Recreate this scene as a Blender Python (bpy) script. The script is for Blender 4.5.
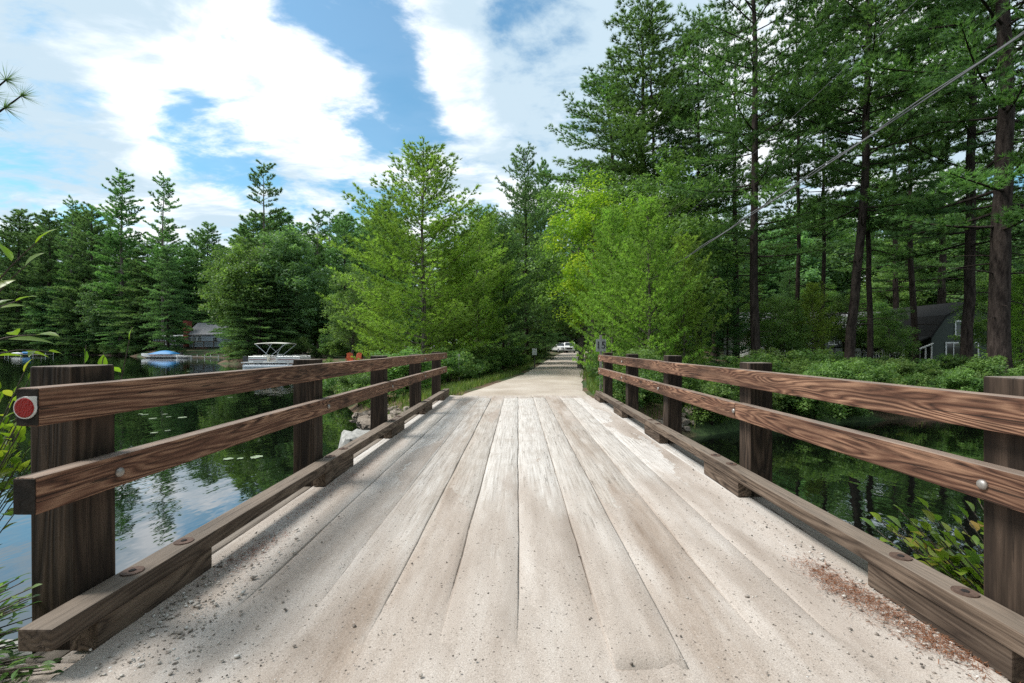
import bpy, bmesh, math, random
import numpy as np
from mathutils import Vector, Matrix, noise as mnoise

R = math.radians
for o in list(bpy.data.objects):
    bpy.data.objects.remove(o)
scn = bpy.context.scene
C = scn.collection

# ------------------------------------------------------------------ camera
F = 450.0                                    # focal length in pixels of the 1024 px frame
VX, VY, CH = 518.0, 347.0, 1.25              # vanishing point of the bridge, eye height
cd = bpy.data.cameras.new('camera')
cam = bpy.data.objects.new('camera', cd)
C.objects.link(cam)
cam.location = (0, 0, CH)
cam.rotation_euler = (R(90), 0, 0)
cd.sensor_width = 36.0
cd.lens = F / 1024 * 36
cd.shift_x = -(VX - 512) / 1024
cd.shift_y = (VY - 341.5) / 1024
cd.clip_start = 0.05
cd.clip_end = 3000
scn.camera = cam

def P(px, py, Y):                            # a point of the place seen at a pixel, at distance Y
    return Vector(((px - VX) / F * Y, Y, CH + (VY - py) / F * Y))
def pdir(px, py):
    return Vector(((px - VX) / F, 1.0, (VY - py) / F)).normalized()

# ------------------------------------------------------------------ world, sun, exposure
SUN_EL, SUN_AZ = 55.0, -92.0                 # ahead and to the left of the camera
W = bpy.data.worlds.new('World')
scn.world = W
W.use_nodes = True
wt = W.node_tree
wt.nodes.clear()
def wn(t, **k):
    n = wt.nodes.new(t)
    for a, b in k.items():
        setattr(n, a, b)
    return n
wout = wn('ShaderNodeOutputWorld')
wbg = wn('ShaderNodeBackground')
wbg.inputs['Strength'].default_value = 0.12
sky = wn('ShaderNodeTexSky', sky_type='NISHITA', sun_disc=False)
sky.sun_elevation = R(SUN_EL)
sky.sun_rotation = R(SUN_AZ)
sky.altitude = 200
sky.air_density = 1.3
sky.dust_density = 0.6
sky.ozone_density = 2.0
def wlink(a, b):
    wt.links.new(a, b)
def wmath(op, a, b=None, c=None, clamp=False):
    n = wn('ShaderNodeMath', operation=op, use_clamp=clamp)
    for i, v in enumerate((a, b, c)):
        if v is None:
            continue
        if isinstance(v, (int, float)):
            n.inputs[i].default_value = v
        else:
            wlink(v, n.inputs[i])
    return n.outputs[0]
tc = wn('ShaderNodeTexCoord')
gdir = tc.outputs['Generated']
sx = wn('ShaderNodeSeparateXYZ')
wlink(gdir, sx.inputs[0])
den = wmath('ADD', wmath('MAXIMUM', sx.outputs[2], 0.0), 0.16)
cx_ = wmath('DIVIDE', sx.outputs[0], den)
cy_ = wmath('DIVIDE', sx.outputs[1], den)
cmb = wn('ShaderNodeCombineXYZ')
wlink(cx_, cmb.inputs[0]); wlink(cy_, cmb.inputs[1])
def wnoise(scale, detail, rough, off, dist=0.0):
    mp = wn('ShaderNodeMapping')
    mp.inputs['Location'].default_value = off
    mp.inputs['Rotation'].default_value = (0, 0, R(28))
    mp.inputs['Scale'].default_value = (scale, scale * 1.45, scale)
    wlink(cmb.outputs[0], mp.inputs['Vector'])
    n = wn('ShaderNodeTexNoise')
    n.inputs['Scale'].default_value = 1.0
    n.inputs['Detail'].default_value = detail
    n.inputs['Roughness'].default_value = rough
    n.inputs['Distortion'].default_value = dist
    wlink(mp.outputs[0], n.inputs['Vector'])
    return n.outputs['Fac']
n1 = wnoise(2.3, 12, 0.62, (3.1, 1.7, 0), 0.3)
n2 = wnoise(2.0, 9, 0.6, (9.4, 4.2, 0), 0.3)
n3 = wnoise(6.5, 8, 0.6, (5.5, 2.2, 0), 0.4)
cov = wmath('ADD', wmath('MULTIPLY_ADD', n1, 3.2, -1.30), wmath('MULTIPLY_ADD', n3, 0.9, -0.12))
# where clouds bank up or open, by compass direction and height
for px, py, rad, amt in (
        (330, 12, 7.5, -0.60), (395, 45, 6.0, -0.50), (370, 30, 6, -0.35), (405, 120, 6.5, -0.40), (350, 215, 8, -0.22), (225, 150, 6, -0.50), (268, 190, 5, -0.45),
        (185, 120, 5, -0.35), (20, 130, 9, -0.28), (100, 60, 5, -0.15), (540, 70, 9, -0.18), (505, 60, 5, -0.15),
        (320, 95, 7, 0.45), (245, 70, 7, 0.4), (160, 90, 8, 0.25), (170, 190, 8, 0.3), (90, 110, 6, 0.25), (455, 60, 5, 0.5), (440, 20, 5, 0.4),
        (480, 110, 5, 0.35), (620, 120, 14, 0.3), (800, 60, 22, 0.35), (70, 10, 8, 0.3), (220, 20, 7, 0.2), (300, 150, 5, 0.25)):
    dv = pdir(px, py)
    dp = wn('ShaderNodeVectorMath', operation='DOT_PRODUCT')
    wlink(gdir, dp.inputs[0])
    dp.inputs[1].default_value = dv
    mr = wn('ShaderNodeMapRange', interpolation_type='SMOOTHSTEP')
    mr.inputs['From Min'].default_value = math.cos(R(rad * 1.12))
    mr.inputs['From Max'].default_value = 1.0
    mr.inputs['To Min'].default_value = 0
    mr.inputs['To Max'].default_value = amt * 0.68
    wlink(dp.outputs['Value'], mr.inputs['Value'])
    cov = wmath('ADD', cov, mr.outputs[0])
for px, py, rad, amt in ((500, 35, 9, -.15), (560, 110, 9, -.13), (20, 125, 8, -.14), (640, 40, 9, -.10), (60, 30, 6, -.06), (330, 110, 7, .14), (160, 100, 8, .10), (455, 70, 5, .16), (240, 60, 7, .08)):
    dp = wn('ShaderNodeVectorMath', operation='DOT_PRODUCT')
    wlink(gdir, dp.inputs[0]); dp.inputs[1].default_value = pdir(px, py)
    mq = wn('ShaderNodeMapRange', interpolation_type='SMOOTHSTEP')
    mq.inputs['From Min'].default_value = math.cos(R(rad * 1.15)); mq.inputs['From Max'].default_value = 1.0
    mq.inputs['To Min'].default_value = 0; mq.inputs['To Max'].default_value = amt
    wlink(dp.outputs['Value'], mq.inputs['Value'])
    n2 = wmath('ADD', n2, mq.outputs[0])
mr = wn('ShaderNodeMapRange', interpolation_type='SMOOTHSTEP')
mr.inputs['To Min'].default_value = 0.07
mr.inputs['From Min'].default_value = 0.06
mr.inputs['From Max'].default_value = 0.80
wlink(cov, mr.inputs['Value'])
ccol = wn('ShaderNodeMixRGB')
mr2 = wn('ShaderNodeMapRange', interpolation_type='SMOOTHSTEP')
mr2.inputs['From Min'].default_value = 0.40
mr2.inputs['From Max'].default_value = 0.64
wlink(n2, mr2.inputs['Value'])
wlink(mr2.outputs[0], ccol.inputs[0])
ccol.inputs[1].default_value = (2.35, 2.95, 3.4, 1)
ccol.inputs[2].default_value = (4.8, 4.9, 5.0, 1)
skm = wn('ShaderNodeMixRGB', blend_type='MULTIPLY')
skm.inputs[0].default_value = 1
skm.inputs[2].default_value = (0.36, 0.58, 0.60, 1)
wlink(sky.outputs[0], skm.inputs[1])
smix = wn('ShaderNodeMixRGB')
wlink(mr.outputs[0], smix.inputs[0])
wlink(skm.outputs[0], smix.inputs[1])
wlink(ccol.outputs[0], smix.inputs[2])
wlink(smix.outputs[0], wbg.inputs['Color'])
wlink(wbg.outputs[0], wout.inputs['Surface'])

sd = bpy.data.lights.new('sun', 'SUN')
sd.energy = 2.0
sd.angle = R(22)
sd.color = (1.0, 0.96, 0.90)
sun = bpy.data.objects.new('sun', sd)
C.objects.link(sun)
sv = Vector((math.sin(R(SUN_AZ)) * math.cos(R(SUN_EL)), math.cos(R(SUN_AZ)) * math.cos(R(SUN_EL)), math.sin(R(SUN_EL))))
sun.rotation_euler = sv.to_track_quat('Z', 'Y').to_euler()
sun.location = (0, 0, 60)

scn.view_settings.view_transform = 'Standard'
scn.view_settings.look = 'None'
scn.view_settings.gamma = 1
scn.view_settings.use_curve_mapping = False
scn.view_settings.exposure = 1.2
scn.render.engine = 'CYCLES'
cy = scn.cycles
cy.use_denoising = False
cy.max_bounces = 8
cy.diffuse_bounces = 5
cy.glossy_bounces = 3
cy.transmission_bounces = 4
cy.transparent_max_bounces = 4
cy.sample_clamp_indirect = 4.0
cy.caustics_reflective = False
cy.caustics_refractive = False
cy.use_adaptive_sampling = True
cy.adaptive_threshold = 0.005

# ------------------------------------------------------------------ object helpers
def tag(o, label=None, cat=None, group=None, kind=None):
    if label: o['label'] = label
    if cat: o['category'] = cat
    if group: o['group'] = group
    if kind: o['kind'] = kind
    return o
def empty(name, loc, label, cat, group=None, rz=0.0):
    o = bpy.data.objects.new(name, None)
    o.empty_display_size = 0.2
    C.objects.link(o)
    o.location = loc
    o.rotation_euler = (0, 0, rz)
    return tag(o, label, cat, group)
def link(name, me, parent=None, loc=None, rot=None):
    o = bpy.data.objects.new(name, me)
    C.objects.link(o)
    if parent: o.parent = parent
    if loc is not None: o.location = loc
    if rot is not None: o.rotation_euler = rot
    return o
def copy_tree(o, parent=None):
    c = o.copy()
    C.objects.link(c)
    c.parent = parent
    for ch in list(o.children):
        copy_tree(ch, c)
    return c
def np_mesh(name, verts, faces, mat, smooth=False, tone=None):
    """faces: list of int arrays (n,k) with any k"""
    me = bpy.data.meshes.new(name)
    verts = np.asarray(verts, dtype=np.float32)
    faces = [np.asarray(f, dtype=np.int32) for f in faces if len(f)]
    nl = sum(f.size for f in faces)
    nf = sum(len(f) for f in faces)
    me.vertices.add(len(verts))
    me.vertices.foreach_set('co', verts.ravel())
    me.loops.add(nl)
    me.loops.foreach_set('vertex_index', np.concatenate([f.ravel() for f in faces]))
    me.polygons.add(nf)
    tot = np.concatenate([np.full(len(f), f.shape[1], dtype=np.int32) for f in faces])
    st = np.concatenate([[0], np.cumsum(tot)[:-1]]).astype(np.int32)
    me.polygons.foreach_set('loop_start', st)
    me.polygons.foreach_set('loop_total', tot)
    if smooth:
        me.polygons.foreach_set('use_smooth', np.ones(nf, dtype=bool))
    if tone is not None:
        a = me.attributes.new('tone', 'FLOAT', 'POINT')
        a.data.foreach_set('value', np.asarray(tone, dtype=np.float32))
    me.update(calc_edges=True)
    if mat: me.materials.append(mat)
    return me

class MB:
    """collects boxes, tubes and the like into ONE mesh"""
    def __init__(s):
        s.v, s.f = [], []
    def add(s, vs, fs):
        b = len(s.v)
        s.v += [tuple(v) for v in vs]
        s.f += [tuple(b + i for i in f) for f in fs]
        return s
    def box(s, x0, x1, y0, y1, z0, z1):
        vs = [(x, y, z) for x in (x0, x1) for y in (y0, y1) for z in (z0, z1)]
        return s.add(vs, [(0, 1, 3, 2), (4, 6, 7, 5), (0, 4, 5, 1), (2, 3, 7, 6), (0, 2, 6, 4), (1, 5, 7, 3)])
    def tube(s, pts, rad, n=8, cap=True):
        pts = [Vector(p) for p in pts]
        if isinstance(rad, (int, float)): rad = [rad] * len(pts)
        vs, fs = [], []
        up = Vector((0.13, 0.21, 1)).normalized()
        for i, p in enumerate(pts):
            t = (pts[min(i + 1, len(pts) - 1)] - pts[max(i - 1, 0)]).normalized()
            u = t.cross(up)
            if u.length < 0.05: u = t.cross(Vector((1, 0, 0)))
            u.normalize()
            w = t.cross(u)
            for k in range(n):
                a = 2 * math.pi * k / n
                vs.append(p + (u * math.cos(a) + w * math.sin(a)) * rad[i])
        for i in range(len(pts) - 1):
            for k in range(n):
                k2 = (k + 1) % n
                fs.append((i * n + k, i * n + k2, (i + 1) * n + k2, (i + 1) * n + k))
        if cap:
            fs.append(tuple(range(n - 1, -1, -1)))
            fs.append(tuple((len(pts) - 1) * n + k for k in range(n)))
        return s.add(vs, fs)
    def prism(s, poly, axis, a, b):
        """poly in the two other axes, extruded from a to b along axis"""
        n = len(poly)
        def pt(p, c):
            return {'x': (c, p[0], p[1]), 'y': (p[0], c, p[1]), 'z': (p[0], p[1], c)}[axis]
        vs = [pt(p, a) for p in poly] + [pt(p, b) for p in poly]
        fs = [tuple(range(n)), tuple(range(2 * n - 1, n - 1, -1))]
        for i in range(n):
            j = (i + 1) % n
            fs.append((i, i + n, j + n, j))
        return s.add(vs, fs)
    def mesh(s, name, mat, smooth=False, bevel=0):
        me = bpy.data.meshes.new(name)
        me.from_pydata(s.v, [], s.f)
        bm = bmesh.new(); bm.from_mesh(me)
        bmesh.ops.recalc_face_normals(bm, faces=bm.faces)
        if bevel:
            es = [e for e in bm.edges if len(e.link_faces) == 2 and e.calc_face_angle(0) > 0.6]
            bmesh.ops.bevel(bm, geom=es, offset=bevel, segments=2, profile=0.6, affect='EDGES', clamp_overlap=True)
        bm.to_mesh(me); bm.free()
        if smooth:
            for p in me.polygons: p.use_smooth = True
        if mat: me.materials.append(mat)
        return me
    def build(s, name, mat, parent=None, loc=None, smooth=False, bevel=0, rot=None):
        return link(name, s.mesh(name, mat, smooth, bevel), parent, loc, rot)

# ------------------------------------------------------------------ materials
def mat(name):
    m = bpy.data.materials.new(name)
    m.use_nodes = True
    nt = m.node_tree
    b = nt.nodes['Principled BSDF']
    return m, nt, b
def N(nt, t, ins=None, **k):
    n = nt.nodes.new(t)
    for a, v in k.items(): setattr(n, a, v)
    for a, v in (ins or {}).items():
        if hasattr(v, 'is_linked') or isinstance(v, bpy.types.NodeSocket):
            nt.links.new(v, n.inputs[a])
        else:
            n.inputs[a].default_value = v
    return n
def ramp(nt, fac, stops):
    n = nt.nodes.new('ShaderNodeValToRGB')
    e = n.color_ramp.elements
    while len(e) < len(stops): e.new(0.5)
    for q, (p, c) in zip(e, stops):
        q.position = p
        q.color = (*c, 1) if len(c) == 3 else c
    nt.links.new(fac, n.inputs[0])
    return n.outputs[0]
def mixc(nt, fac, a, b, blend='MIX'):
    n = nt.nodes.new('ShaderNodeMixRGB')
    n.blend_type = blend
    for i, v in enumerate((fac, a, b)):
        if isinstance(v, bpy.types.NodeSocket): nt.links.new(v, n.inputs[i])
        elif isinstance(v, (int, float)): n.inputs[i].default_value = v
        else: n.inputs[i].default_value = (*v, 1)
    return n.outputs[0]
def mth(nt, op, a, b=0.0, c=0.0, clamp=False):
    n = nt.nodes.new('ShaderNodeMath'); n.operation = op; n.use_clamp = clamp
    for i, v in enumerate((a, b, c)):
        if isinstance(v, bpy.types.NodeSocket): nt.links.new(v, n.inputs[i])
        else: n.inputs[i].default_value = v
    return n.outputs[0]
def noise(nt, vec, scale, detail=4, rough=0.55, dist=0.0):
    n = N(nt, 'ShaderNodeTexNoise', {'Scale': scale, 'Detail': detail, 'Roughness': rough, 'Distortion': dist})
    if vec is not None: nt.links.new(vec, n.inputs['Vector'])
    return n.outputs['Fac']
def bump(nt, b, h, strength, dist=0.01):
    n = N(nt, 'ShaderNodeBump', {'Height': h, 'Strength': strength, 'Distance': dist})
    nt.links.new(n.outputs[0], b.inputs['Normal'])
def plain(name, col, rough=0.6, metal=0.0, var=0.12, scale=6.0):
    m, nt, b = mat(name)
    tcn = N(nt, 'ShaderNodeTexCoord')
    f = noise(nt, tcn.outputs['Object'], scale, 5)
    c2 = tuple(max(0, x * (1 - var * 2)) for x in col)
    nt.links.new(ramp(nt, f, [(0.3, c2), (0.65, col)]), b.inputs['Base Color'])
    b.inputs['Roughness'].default_value = rough
    b.inputs['Metallic'].default_value = metal
    return m
def timber(name, axis, dark, mid, light, rings=13.0, spread_=5.0, grey=0.0, rough=0.75, greycol=(0.31, 0.265, 0.225)):
    m, nt, b = mat(name)
    tcn = N(nt, 'ShaderNodeTexCoord')
    oi = N(nt, 'ShaderNodeObjectInfo')
    off = N(nt, 'ShaderNodeVectorMath', {0: tcn.outputs['Object']}, operation='ADD')
    sc = N(nt, 'ShaderNodeVectorMath', operation='SCALE')
    cb = N(nt, 'ShaderNodeCombineXYZ', {0: oi.outputs['Random'], 1: oi.outputs['Random'], 2: oi.outputs['Random']})
    nt.links.new(cb.outputs[0], sc.inputs[0]); sc.inputs['Scale'].default_value = 37.0
    nt.links.new(sc.outputs[0], off.inputs[1])
    s = [spread_] * 3; s[axis] = spread_ * 0.085
    mp = N(nt, 'ShaderNodeMapping', {'Vector': off.outputs[0], 'Scale': tuple(s)})
    base = noise(nt, mp.outputs[0], 1.0, 2.6, 0.42, 0.35)
    r = mth(nt, 'MULTIPLY', base, rings)
    r = mth(nt, 'PINGPONG', r, 0.5)
    r = mth(nt, 'MULTIPLY', r, 2.0)
    s2 = [60, 60, 60]; s2[axis] = 2.2
    mp2 = N(nt, 'ShaderNodeMapping', {'Vector': off.outputs[0], 'Scale': tuple(s2)})
    fine = noise(nt, mp2.outputs[0], 1.0, 4, 0.6)
    r2 = mth(nt, 'MULTIPLY_ADD', fine, 0.85, mth(nt, 'MULTIPLY_ADD', mth(nt, 'POWER', r, 0.7), 0.66, -0.32))
    s6 = [14, 14, 14]; s6[axis] = 1.6
    mp6 = N(nt, 'ShaderNodeMapping', {'Vector': off.outputs[0], 'Scale': tuple(s6)})
    wear = noise(nt, mp6.outputs[0], 1.0, 5, 0.65)
    keep = mth(nt, 'MULTIPLY', mth(nt, 'SUBTRACT', wear, 0.30, clamp=True), 3.2, clamp=True)
    r2 = mth(nt, 'ADD', mth(nt, 'MULTIPLY', r2, mth(nt, 'MULTIPLY_ADD', keep, 0.65, 0.35)), mth(nt, 'MULTIPLY', mth(nt, 'SUBTRACT', 1.0, keep), 0.20))
    s7 = [170, 170, 170]; s7[axis] = 7
    mp7 = N(nt, 'ShaderNodeMapping', {'Vector': off.outputs[0], 'Scale': tuple(s7)})
    r2 = mth(nt, 'ADD', r2, mth(nt, 'MULTIPLY_ADD', noise(nt, mp7.outputs[0], 1.0, 3, 0.7), 0.5, -0.25))
    col = ramp(nt, r2, [(0.12, dark), (0.40, mid), (0.78, light)])
    s3 = [3.0, 3.0, 3.0]; s3[axis] = 0.6
    mp3 = N(nt, 'ShaderNodeMapping', {'Vector': off.outputs[0], 'Scale': tuple(s3)})
    patch = noise(nt, mp3.outputs[0], 1.0, 4, 0.6)
    col = mixc(nt, mth(nt, 'MULTIPLY', mth(nt, 'SUBTRACT', patch, 0.46, clamp=True), 4.5, clamp=True), col, mixc(nt, 0.80, col, dark))
    tanp = noise(nt, mp3.outputs[0], 2.3, 5, 0.65)
    col = mixc(nt, mth(nt, 'MULTIPLY', mth(nt, 'SUBTRACT', tanp, 0.55, clamp=True), 4.5, clamp=True), col, mixc(nt, 0.62, col, light))
    # knots
    s4 = [9, 9, 9]; s4[axis] = 3.0
    mp4 = N(nt, 'ShaderNodeMapping', {'Vector': off.outputs[0], 'Scale': tuple(s4)})
    vo = N(nt, 'ShaderNodeTexVoronoi', {'Vector': mp4.outputs[0], 'Scale': 0.55})
    kn = mth(nt, 'SUBTRACT', 1.0, mth(nt, 'MULTIPLY', vo.outputs['Distance'], 5.5), clamp=True)
    col = mixc(nt, kn, col, tuple(x * 0.35 for x in dark))
    # weathered tops: grey where the surface faces the sky rain
    g = N(nt, 'ShaderNodeNewGeometry')
    sp = N(nt, 'ShaderNodeSeparateXYZ', {0: g.outputs['Normal']})
    topf = mth(nt, 'MULTIPLY', mth(nt, 'SUBTRACT', sp.outputs[2], 0.35, clamp=True), 1.3, clamp=True)
    gf = mth(nt, 'MULTIPLY', mth(nt, 'MAXIMUM', topf, grey), mth(nt, 'MULTIPLY_ADD', fine, 0.9, 0.25), clamp=True)
    col = mixc(nt, gf, col, greycol)
    # thin splits along the grain
    s5 = [26, 26, 26]; s5[axis] = 0.5
    mp5 = N(nt, 'ShaderNodeMapping', {'Vector': off.outputs[0], 'Scale': tuple(s5)})
    ck = noise(nt, mp5.outputs[0], 1.0, 2, 0.5)
    ckm = mth(nt, 'LESS_THAN', mth(nt, 'ABSOLUTE', mth(nt, 'SUBTRACT', ck, 0.62)), 0.010)
    col = mixc(nt, mth(nt, 'MULTIPLY', ckm, 0.8), col, (0.012, 0.008, 0.006))
    nt.links.new(col, b.inputs['Base Color'])
    b.inputs['Roughness'].default_value = rough
    b.inputs['Specular IOR Level'].default_value = 0.25
    bump(nt, b, mth(nt, 'ADD', r2, mth(nt, 'MULTIPLY', ckm, -1.5)), 0.55, 0.006)
    return m
M = {}
M['rail'] = timber('weathered_red_brown_timber', 1, (0.040, 0.020, 0.013), (0.142, 0.066, 0.041), (0.39, 0.225, 0.142), 22, 7.0)
M['rail_end'] = timber('tarred_end_grain', 1, (0.010, 0.008, 0.007), (0.020, 0.015, 0.012), (0.04, 0.03, 0.025), 8)
M['curb'] = timber('weathered_grey_brown_timber', 1, (0.035, 0.024, 0.018), (0.105, 0.074, 0.053), (0.21, 0.155, 0.115), 13, 6.0, grey=0.05, greycol=(0.25, 0.205, 0.165))
M['post'] = timber('tarred_post_timber', 2, (0.018, 0.012, 0.009), (0.034, 0.023, 0.016), (0.088, 0.060, 0.043), 9, 7.0)
M['iron'] = plain('rusty_iron', (0.16, 0.10, 0.075), 0.7, 0.4, 0.25, 40)
M['zinc'] = plain('dull_zinc', (0.42, 0.39, 0.36), 0.5, 0.6, 0.2, 30)
M['hole'] = plain('hole_shade', (0.015, 0.011, 0.01), 0.9)  # near-black colour stands in for the shade inside the washer holes
M['white'] = plain('white_paint', (0.75, 0.75, 0.74), 0.45)
M['black'] = plain('black_rubber', (0.02, 0.02, 0.022), 0.55)
M['glass'] = plain('dark_glass', (0.02, 0.028, 0.03), 0.05)
M['concrete'] = plain('pale_concrete', (0.42, 0.41, 0.38), 0.85, 0, 0.2, 8)
M['alu'] = plain('brushed_aluminium', (0.5, 0.52, 0.54), 0.35, 0.6)
M['bluecover'] = plain('blue_canvas', (0.012, 0.20, 0.47), 0.6)
M['orange'] = plain('orange_plastic', (0.70, 0.11, 0.02), 0.5)
M['brick'] = plain('red_brick', (0.28, 0.06, 0.04), 0.85, 0, 0.25, 9)
M['darkroof'] = plain('dark_shingles', (0.010, 0.010, 0.010), 1.0, 0, 0.25, 5)
M['greyroof'] = plain('grey_shingles', (0.24, 0.24, 0.25), 0.85, 0, 0.15, 3)
M['greysiding'] = plain('grey_siding', (0.15, 0.165, 0.15), 0.8)
M['bluesiding'] = plain('pale_blue_siding', (0.36, 0.42, 0.48), 0.8)
M['sagesiding'] = plain('grey_green_siding', (0.050, 0.066, 0.056), 0.8)
M['dock'] = plain('grey_dock_boards', (0.30, 0.28, 0.25), 0.85, 0, 0.2, 4)
M['browndock'] = plain('brown_dock_boards', (0.10, 0.065, 0.045), 0.85, 0, 0.2, 4)
M['canvas'] = plain('cream_canvas', (0.62, 0.60, 0.52), 0.7)
M['maroon'] = plain('maroon_vinyl', (0.20, 0.05, 0.06), 0.5)
M['red_reflector'] = None

def reflector_mat():
    m, nt, b = mat('red_reflector_plastic')
    tcn = N(nt, 'ShaderNodeTexCoord')
    vo = N(nt, 'ShaderNodeTexVoronoi', {'Vector': tcn.outputs['Object'], 'Scale': 160.0})
    nt.links.new(ramp(nt, vo.outputs['Distance'], [(0.0, (0.42, 0.012, 0.012)), (0.8, (0.26, 0.005, 0.006))]), b.inputs['Base Color'])
    b.inputs['Roughness'].default_value = 0.25
    bump(nt, b, vo.outputs['Distance'], 0.3, 0.002)
    return m
M['red_reflector'] = reflector_mat()

def sandy(name, woody):
    m, nt, b = mat(name)
    g = N(nt, 'ShaderNodeNewGeometry')
    pos = g.outputs['Position']
    oi = N(nt, 'ShaderNodeObjectInfo')
    big = noise(nt, pos, 0.8, 4, 0.55)
    mp = N(nt, 'ShaderNodeMapping', {'Vector': pos, 'Scale': (3.2, 0.55, 1)})
    strk = noise(nt, mp.outputs[0], 1.0, 5, 0.6)
    sandc = ramp(nt, strk, [(0.30, (0.30, 0.26, 0.228)), (0.50, (0.425, 0.39, 0.36)), (0.70, (0.55, 0.53, 0.51))])
    grit = noise(nt, pos, 170.0, 3, 0.7)
    sandc = mixc(nt, 0.55, sandc, ramp(nt, grit, [(0.30, (0.26, 0.22, 0.185)), (0.5, (0.50, 0.45, 0.40)), (0.72, (0.80, 0.77, 0.73))]), 'OVERLAY')
    col = sandc
    if woody:
        mp2 = N(nt, 'ShaderNodeMapping', {'Vector': pos, 'Scale': (55, 1.6, 1)})
        gr = noise(nt, mp2.outputs[0], 1.0, 4, 0.6)
        wood = ramp(nt, gr, [(0.28, (0.34, 0.31, 0.275)), (0.5, (0.52, 0.49, 0.455)), (0.75, (0.66, 0.635, 0.60))])
        tint = ramp(nt, oi.outputs['Random'], [(0.0, (0.86, 0.83, 0.80)), (0.5, (0.98, 0.965, 0.95)), (1.0, (1.12, 1.12, 1.13))])
        wood = mixc(nt, 1.0, wood, tint, 'MULTIPLY')
        mpc = N(nt, 'ShaderNodeMapping', {'Vector': pos, 'Scale': (21, 0.55, 1)})
        ckn = noise(nt, mpc.outputs[0], 1.0, 3, 0.5)
        wood = mixc(nt, mth(nt, 'MULTIPLY', mth(nt, 'LESS_THAN', mth(nt, 'ABSOLUTE', mth(nt, 'SUBTRACT', ckn, 0.60)), 0.007), 0.65), wood, (0.10, 0.085, 0.07))
        stn = noise(nt, pos, 2.6, 5, 0.65)
        wood = mixc(nt, mth(nt, 'MULTIPLY', mth(nt, 'SUBTRACT', stn, 0.52, clamp=True), 3.0, clamp=True), wood, (0.36, 0.315, 0.27))
        sp = N(nt, 'ShaderNodeSeparateXYZ', {0: pos})
        mp3 = N(nt, 'ShaderNodeMapping', {'Vector': pos, 'Scale': (1.6, 0.42, 1)})
        cv = noise(nt, mp3.outputs[0], 1.0, 5, 0.6)
        near = mth(nt, 'MULTIPLY', mth(nt, 'SUBTRACT', 4.2, sp.outputs[1]), 0.11)
        cvf = mth(nt, 'MULTIPLY', mth(nt, 'SUBTRACT', mth(nt, 'ADD', cv, mth(nt, 'MAXIMUM', near, -0.10)), 0.44), 6.0, clamp=True)
        col = mixc(nt, mth(nt, 'MULTIPLY', cvf, 0.93), wood, sandc)
    # worn brown wheel tracks, smeared along the bridge
    spx = N(nt, 'ShaderNodeSeparateXYZ', {0: pos})
    wob = mth(nt, 'MULTIPLY_ADD', noise(nt, pos, 0.7, 3, 0.5), 0.5, -0.25)
    tx = mth(nt, 'ABSOLUTE', mth(nt, 'SUBTRACT', mth(nt, 'ABSOLUTE', mth(nt, 'ADD', mth(nt, 'SUBTRACT', spx.outputs[0], 0.05), wob)), 0.78))
    tf = mth(nt, 'SUBTRACT', 1.0, mth(nt, 'MULTIPLY', tx, 2.6), clamp=True)
    mpt = N(nt, 'ShaderNodeMapping', {'Vector': pos, 'Scale': (7, 0.8, 1)})
    tf = mth(nt, 'MULTIPLY', tf, mth(nt, 'MULTIPLY', mth(nt, 'SUBTRACT', noise(nt, mpt.outputs[0], 1.0, 5, 0.65), 0.36, clamp=True), 3.6, clamp=True), clamp=True)
    col = mixc(nt, mth(nt, 'MULTIPLY', tf, 0.85), col, mixc(nt, 1.0, col, (0.70, 0.625, 0.56), 'MULTIPLY'))
    # scattered dark grit and pebbles pressed into the sand
    for scl, thr, dark in ((34.0, 0.13, (0.09, 0.075, 0.065)), (75.0, 0.17, (0.14, 0.12, 0.10)), (48.0, 0.12, (0.42, 0.38, 0.35))):
        vo = N(nt, 'ShaderNodeTexVoronoi', {'Vector': pos, 'Scale': scl})
        wh = N(nt, 'ShaderNodeTexWhiteNoise', {'Vector': vo.outputs['Position']})
        dens = noise(nt, pos, 1.3, 3, 0.6)
        on = mth(nt, 'GREATER_THAN', mth(nt, 'MULTIPLY_ADD', dens, 0.6, wh.outputs['Value']), 1.08)
        dot = mth(nt, 'LESS_THAN', vo.outputs['Distance'], mth(nt, 'MULTIPLY', wh.outputs['Value'], thr * 1.6))
        col = mixc(nt, mth(nt, 'MULTIPLY', mth(nt, 'MULTIPLY', on, dot), 0.75), col, dark)
    nt.links.new(col, b.inputs['Base Color'])
    b.inputs['Roughness'].default_value = 0.9
    b.inputs['Specular IOR Level'].default_value = 0.2
    bump(nt, b, mth(nt, 'ADD', grit, mth(nt, 'MULTIPLY', strk, 1.5)), 0.5, 0.006)
    return m
M['plank'] = sandy('sandy_pale_plank', True)
M['sand'] = sandy('sand_and_gravel', False)

def road_mat():
    m, nt, b = mat('pale_gravel_road')
    g = N(nt, 'ShaderNodeNewGeometry')
    pos = g.outputs['Position']
    a = noise(nt, pos, 0.7, 6, 0.6)
    grit = noise(nt, pos, 60, 3, 0.7)
    c = ramp(nt, a, [(0.3, (0.34, 0.285, 0.23)), (0.55, (0.46, 0.405, 0.345)), (0.75, (0.55, 0.505, 0.45))])
    c = mixc(nt, 0.4, c, ramp(nt, grit, [(0.3, (0.2, 0.18, 0.16)), (0.7, (0.75, 0.72, 0.68))]), 'OVERLAY')
    nt.links.new(c, b.inputs['Base Color'])
    b.inputs['Roughness'].default_value = 0.95
    bump(nt, b, grit, 0.5, 0.01)
    return m
M['road'] = road_mat()

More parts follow.
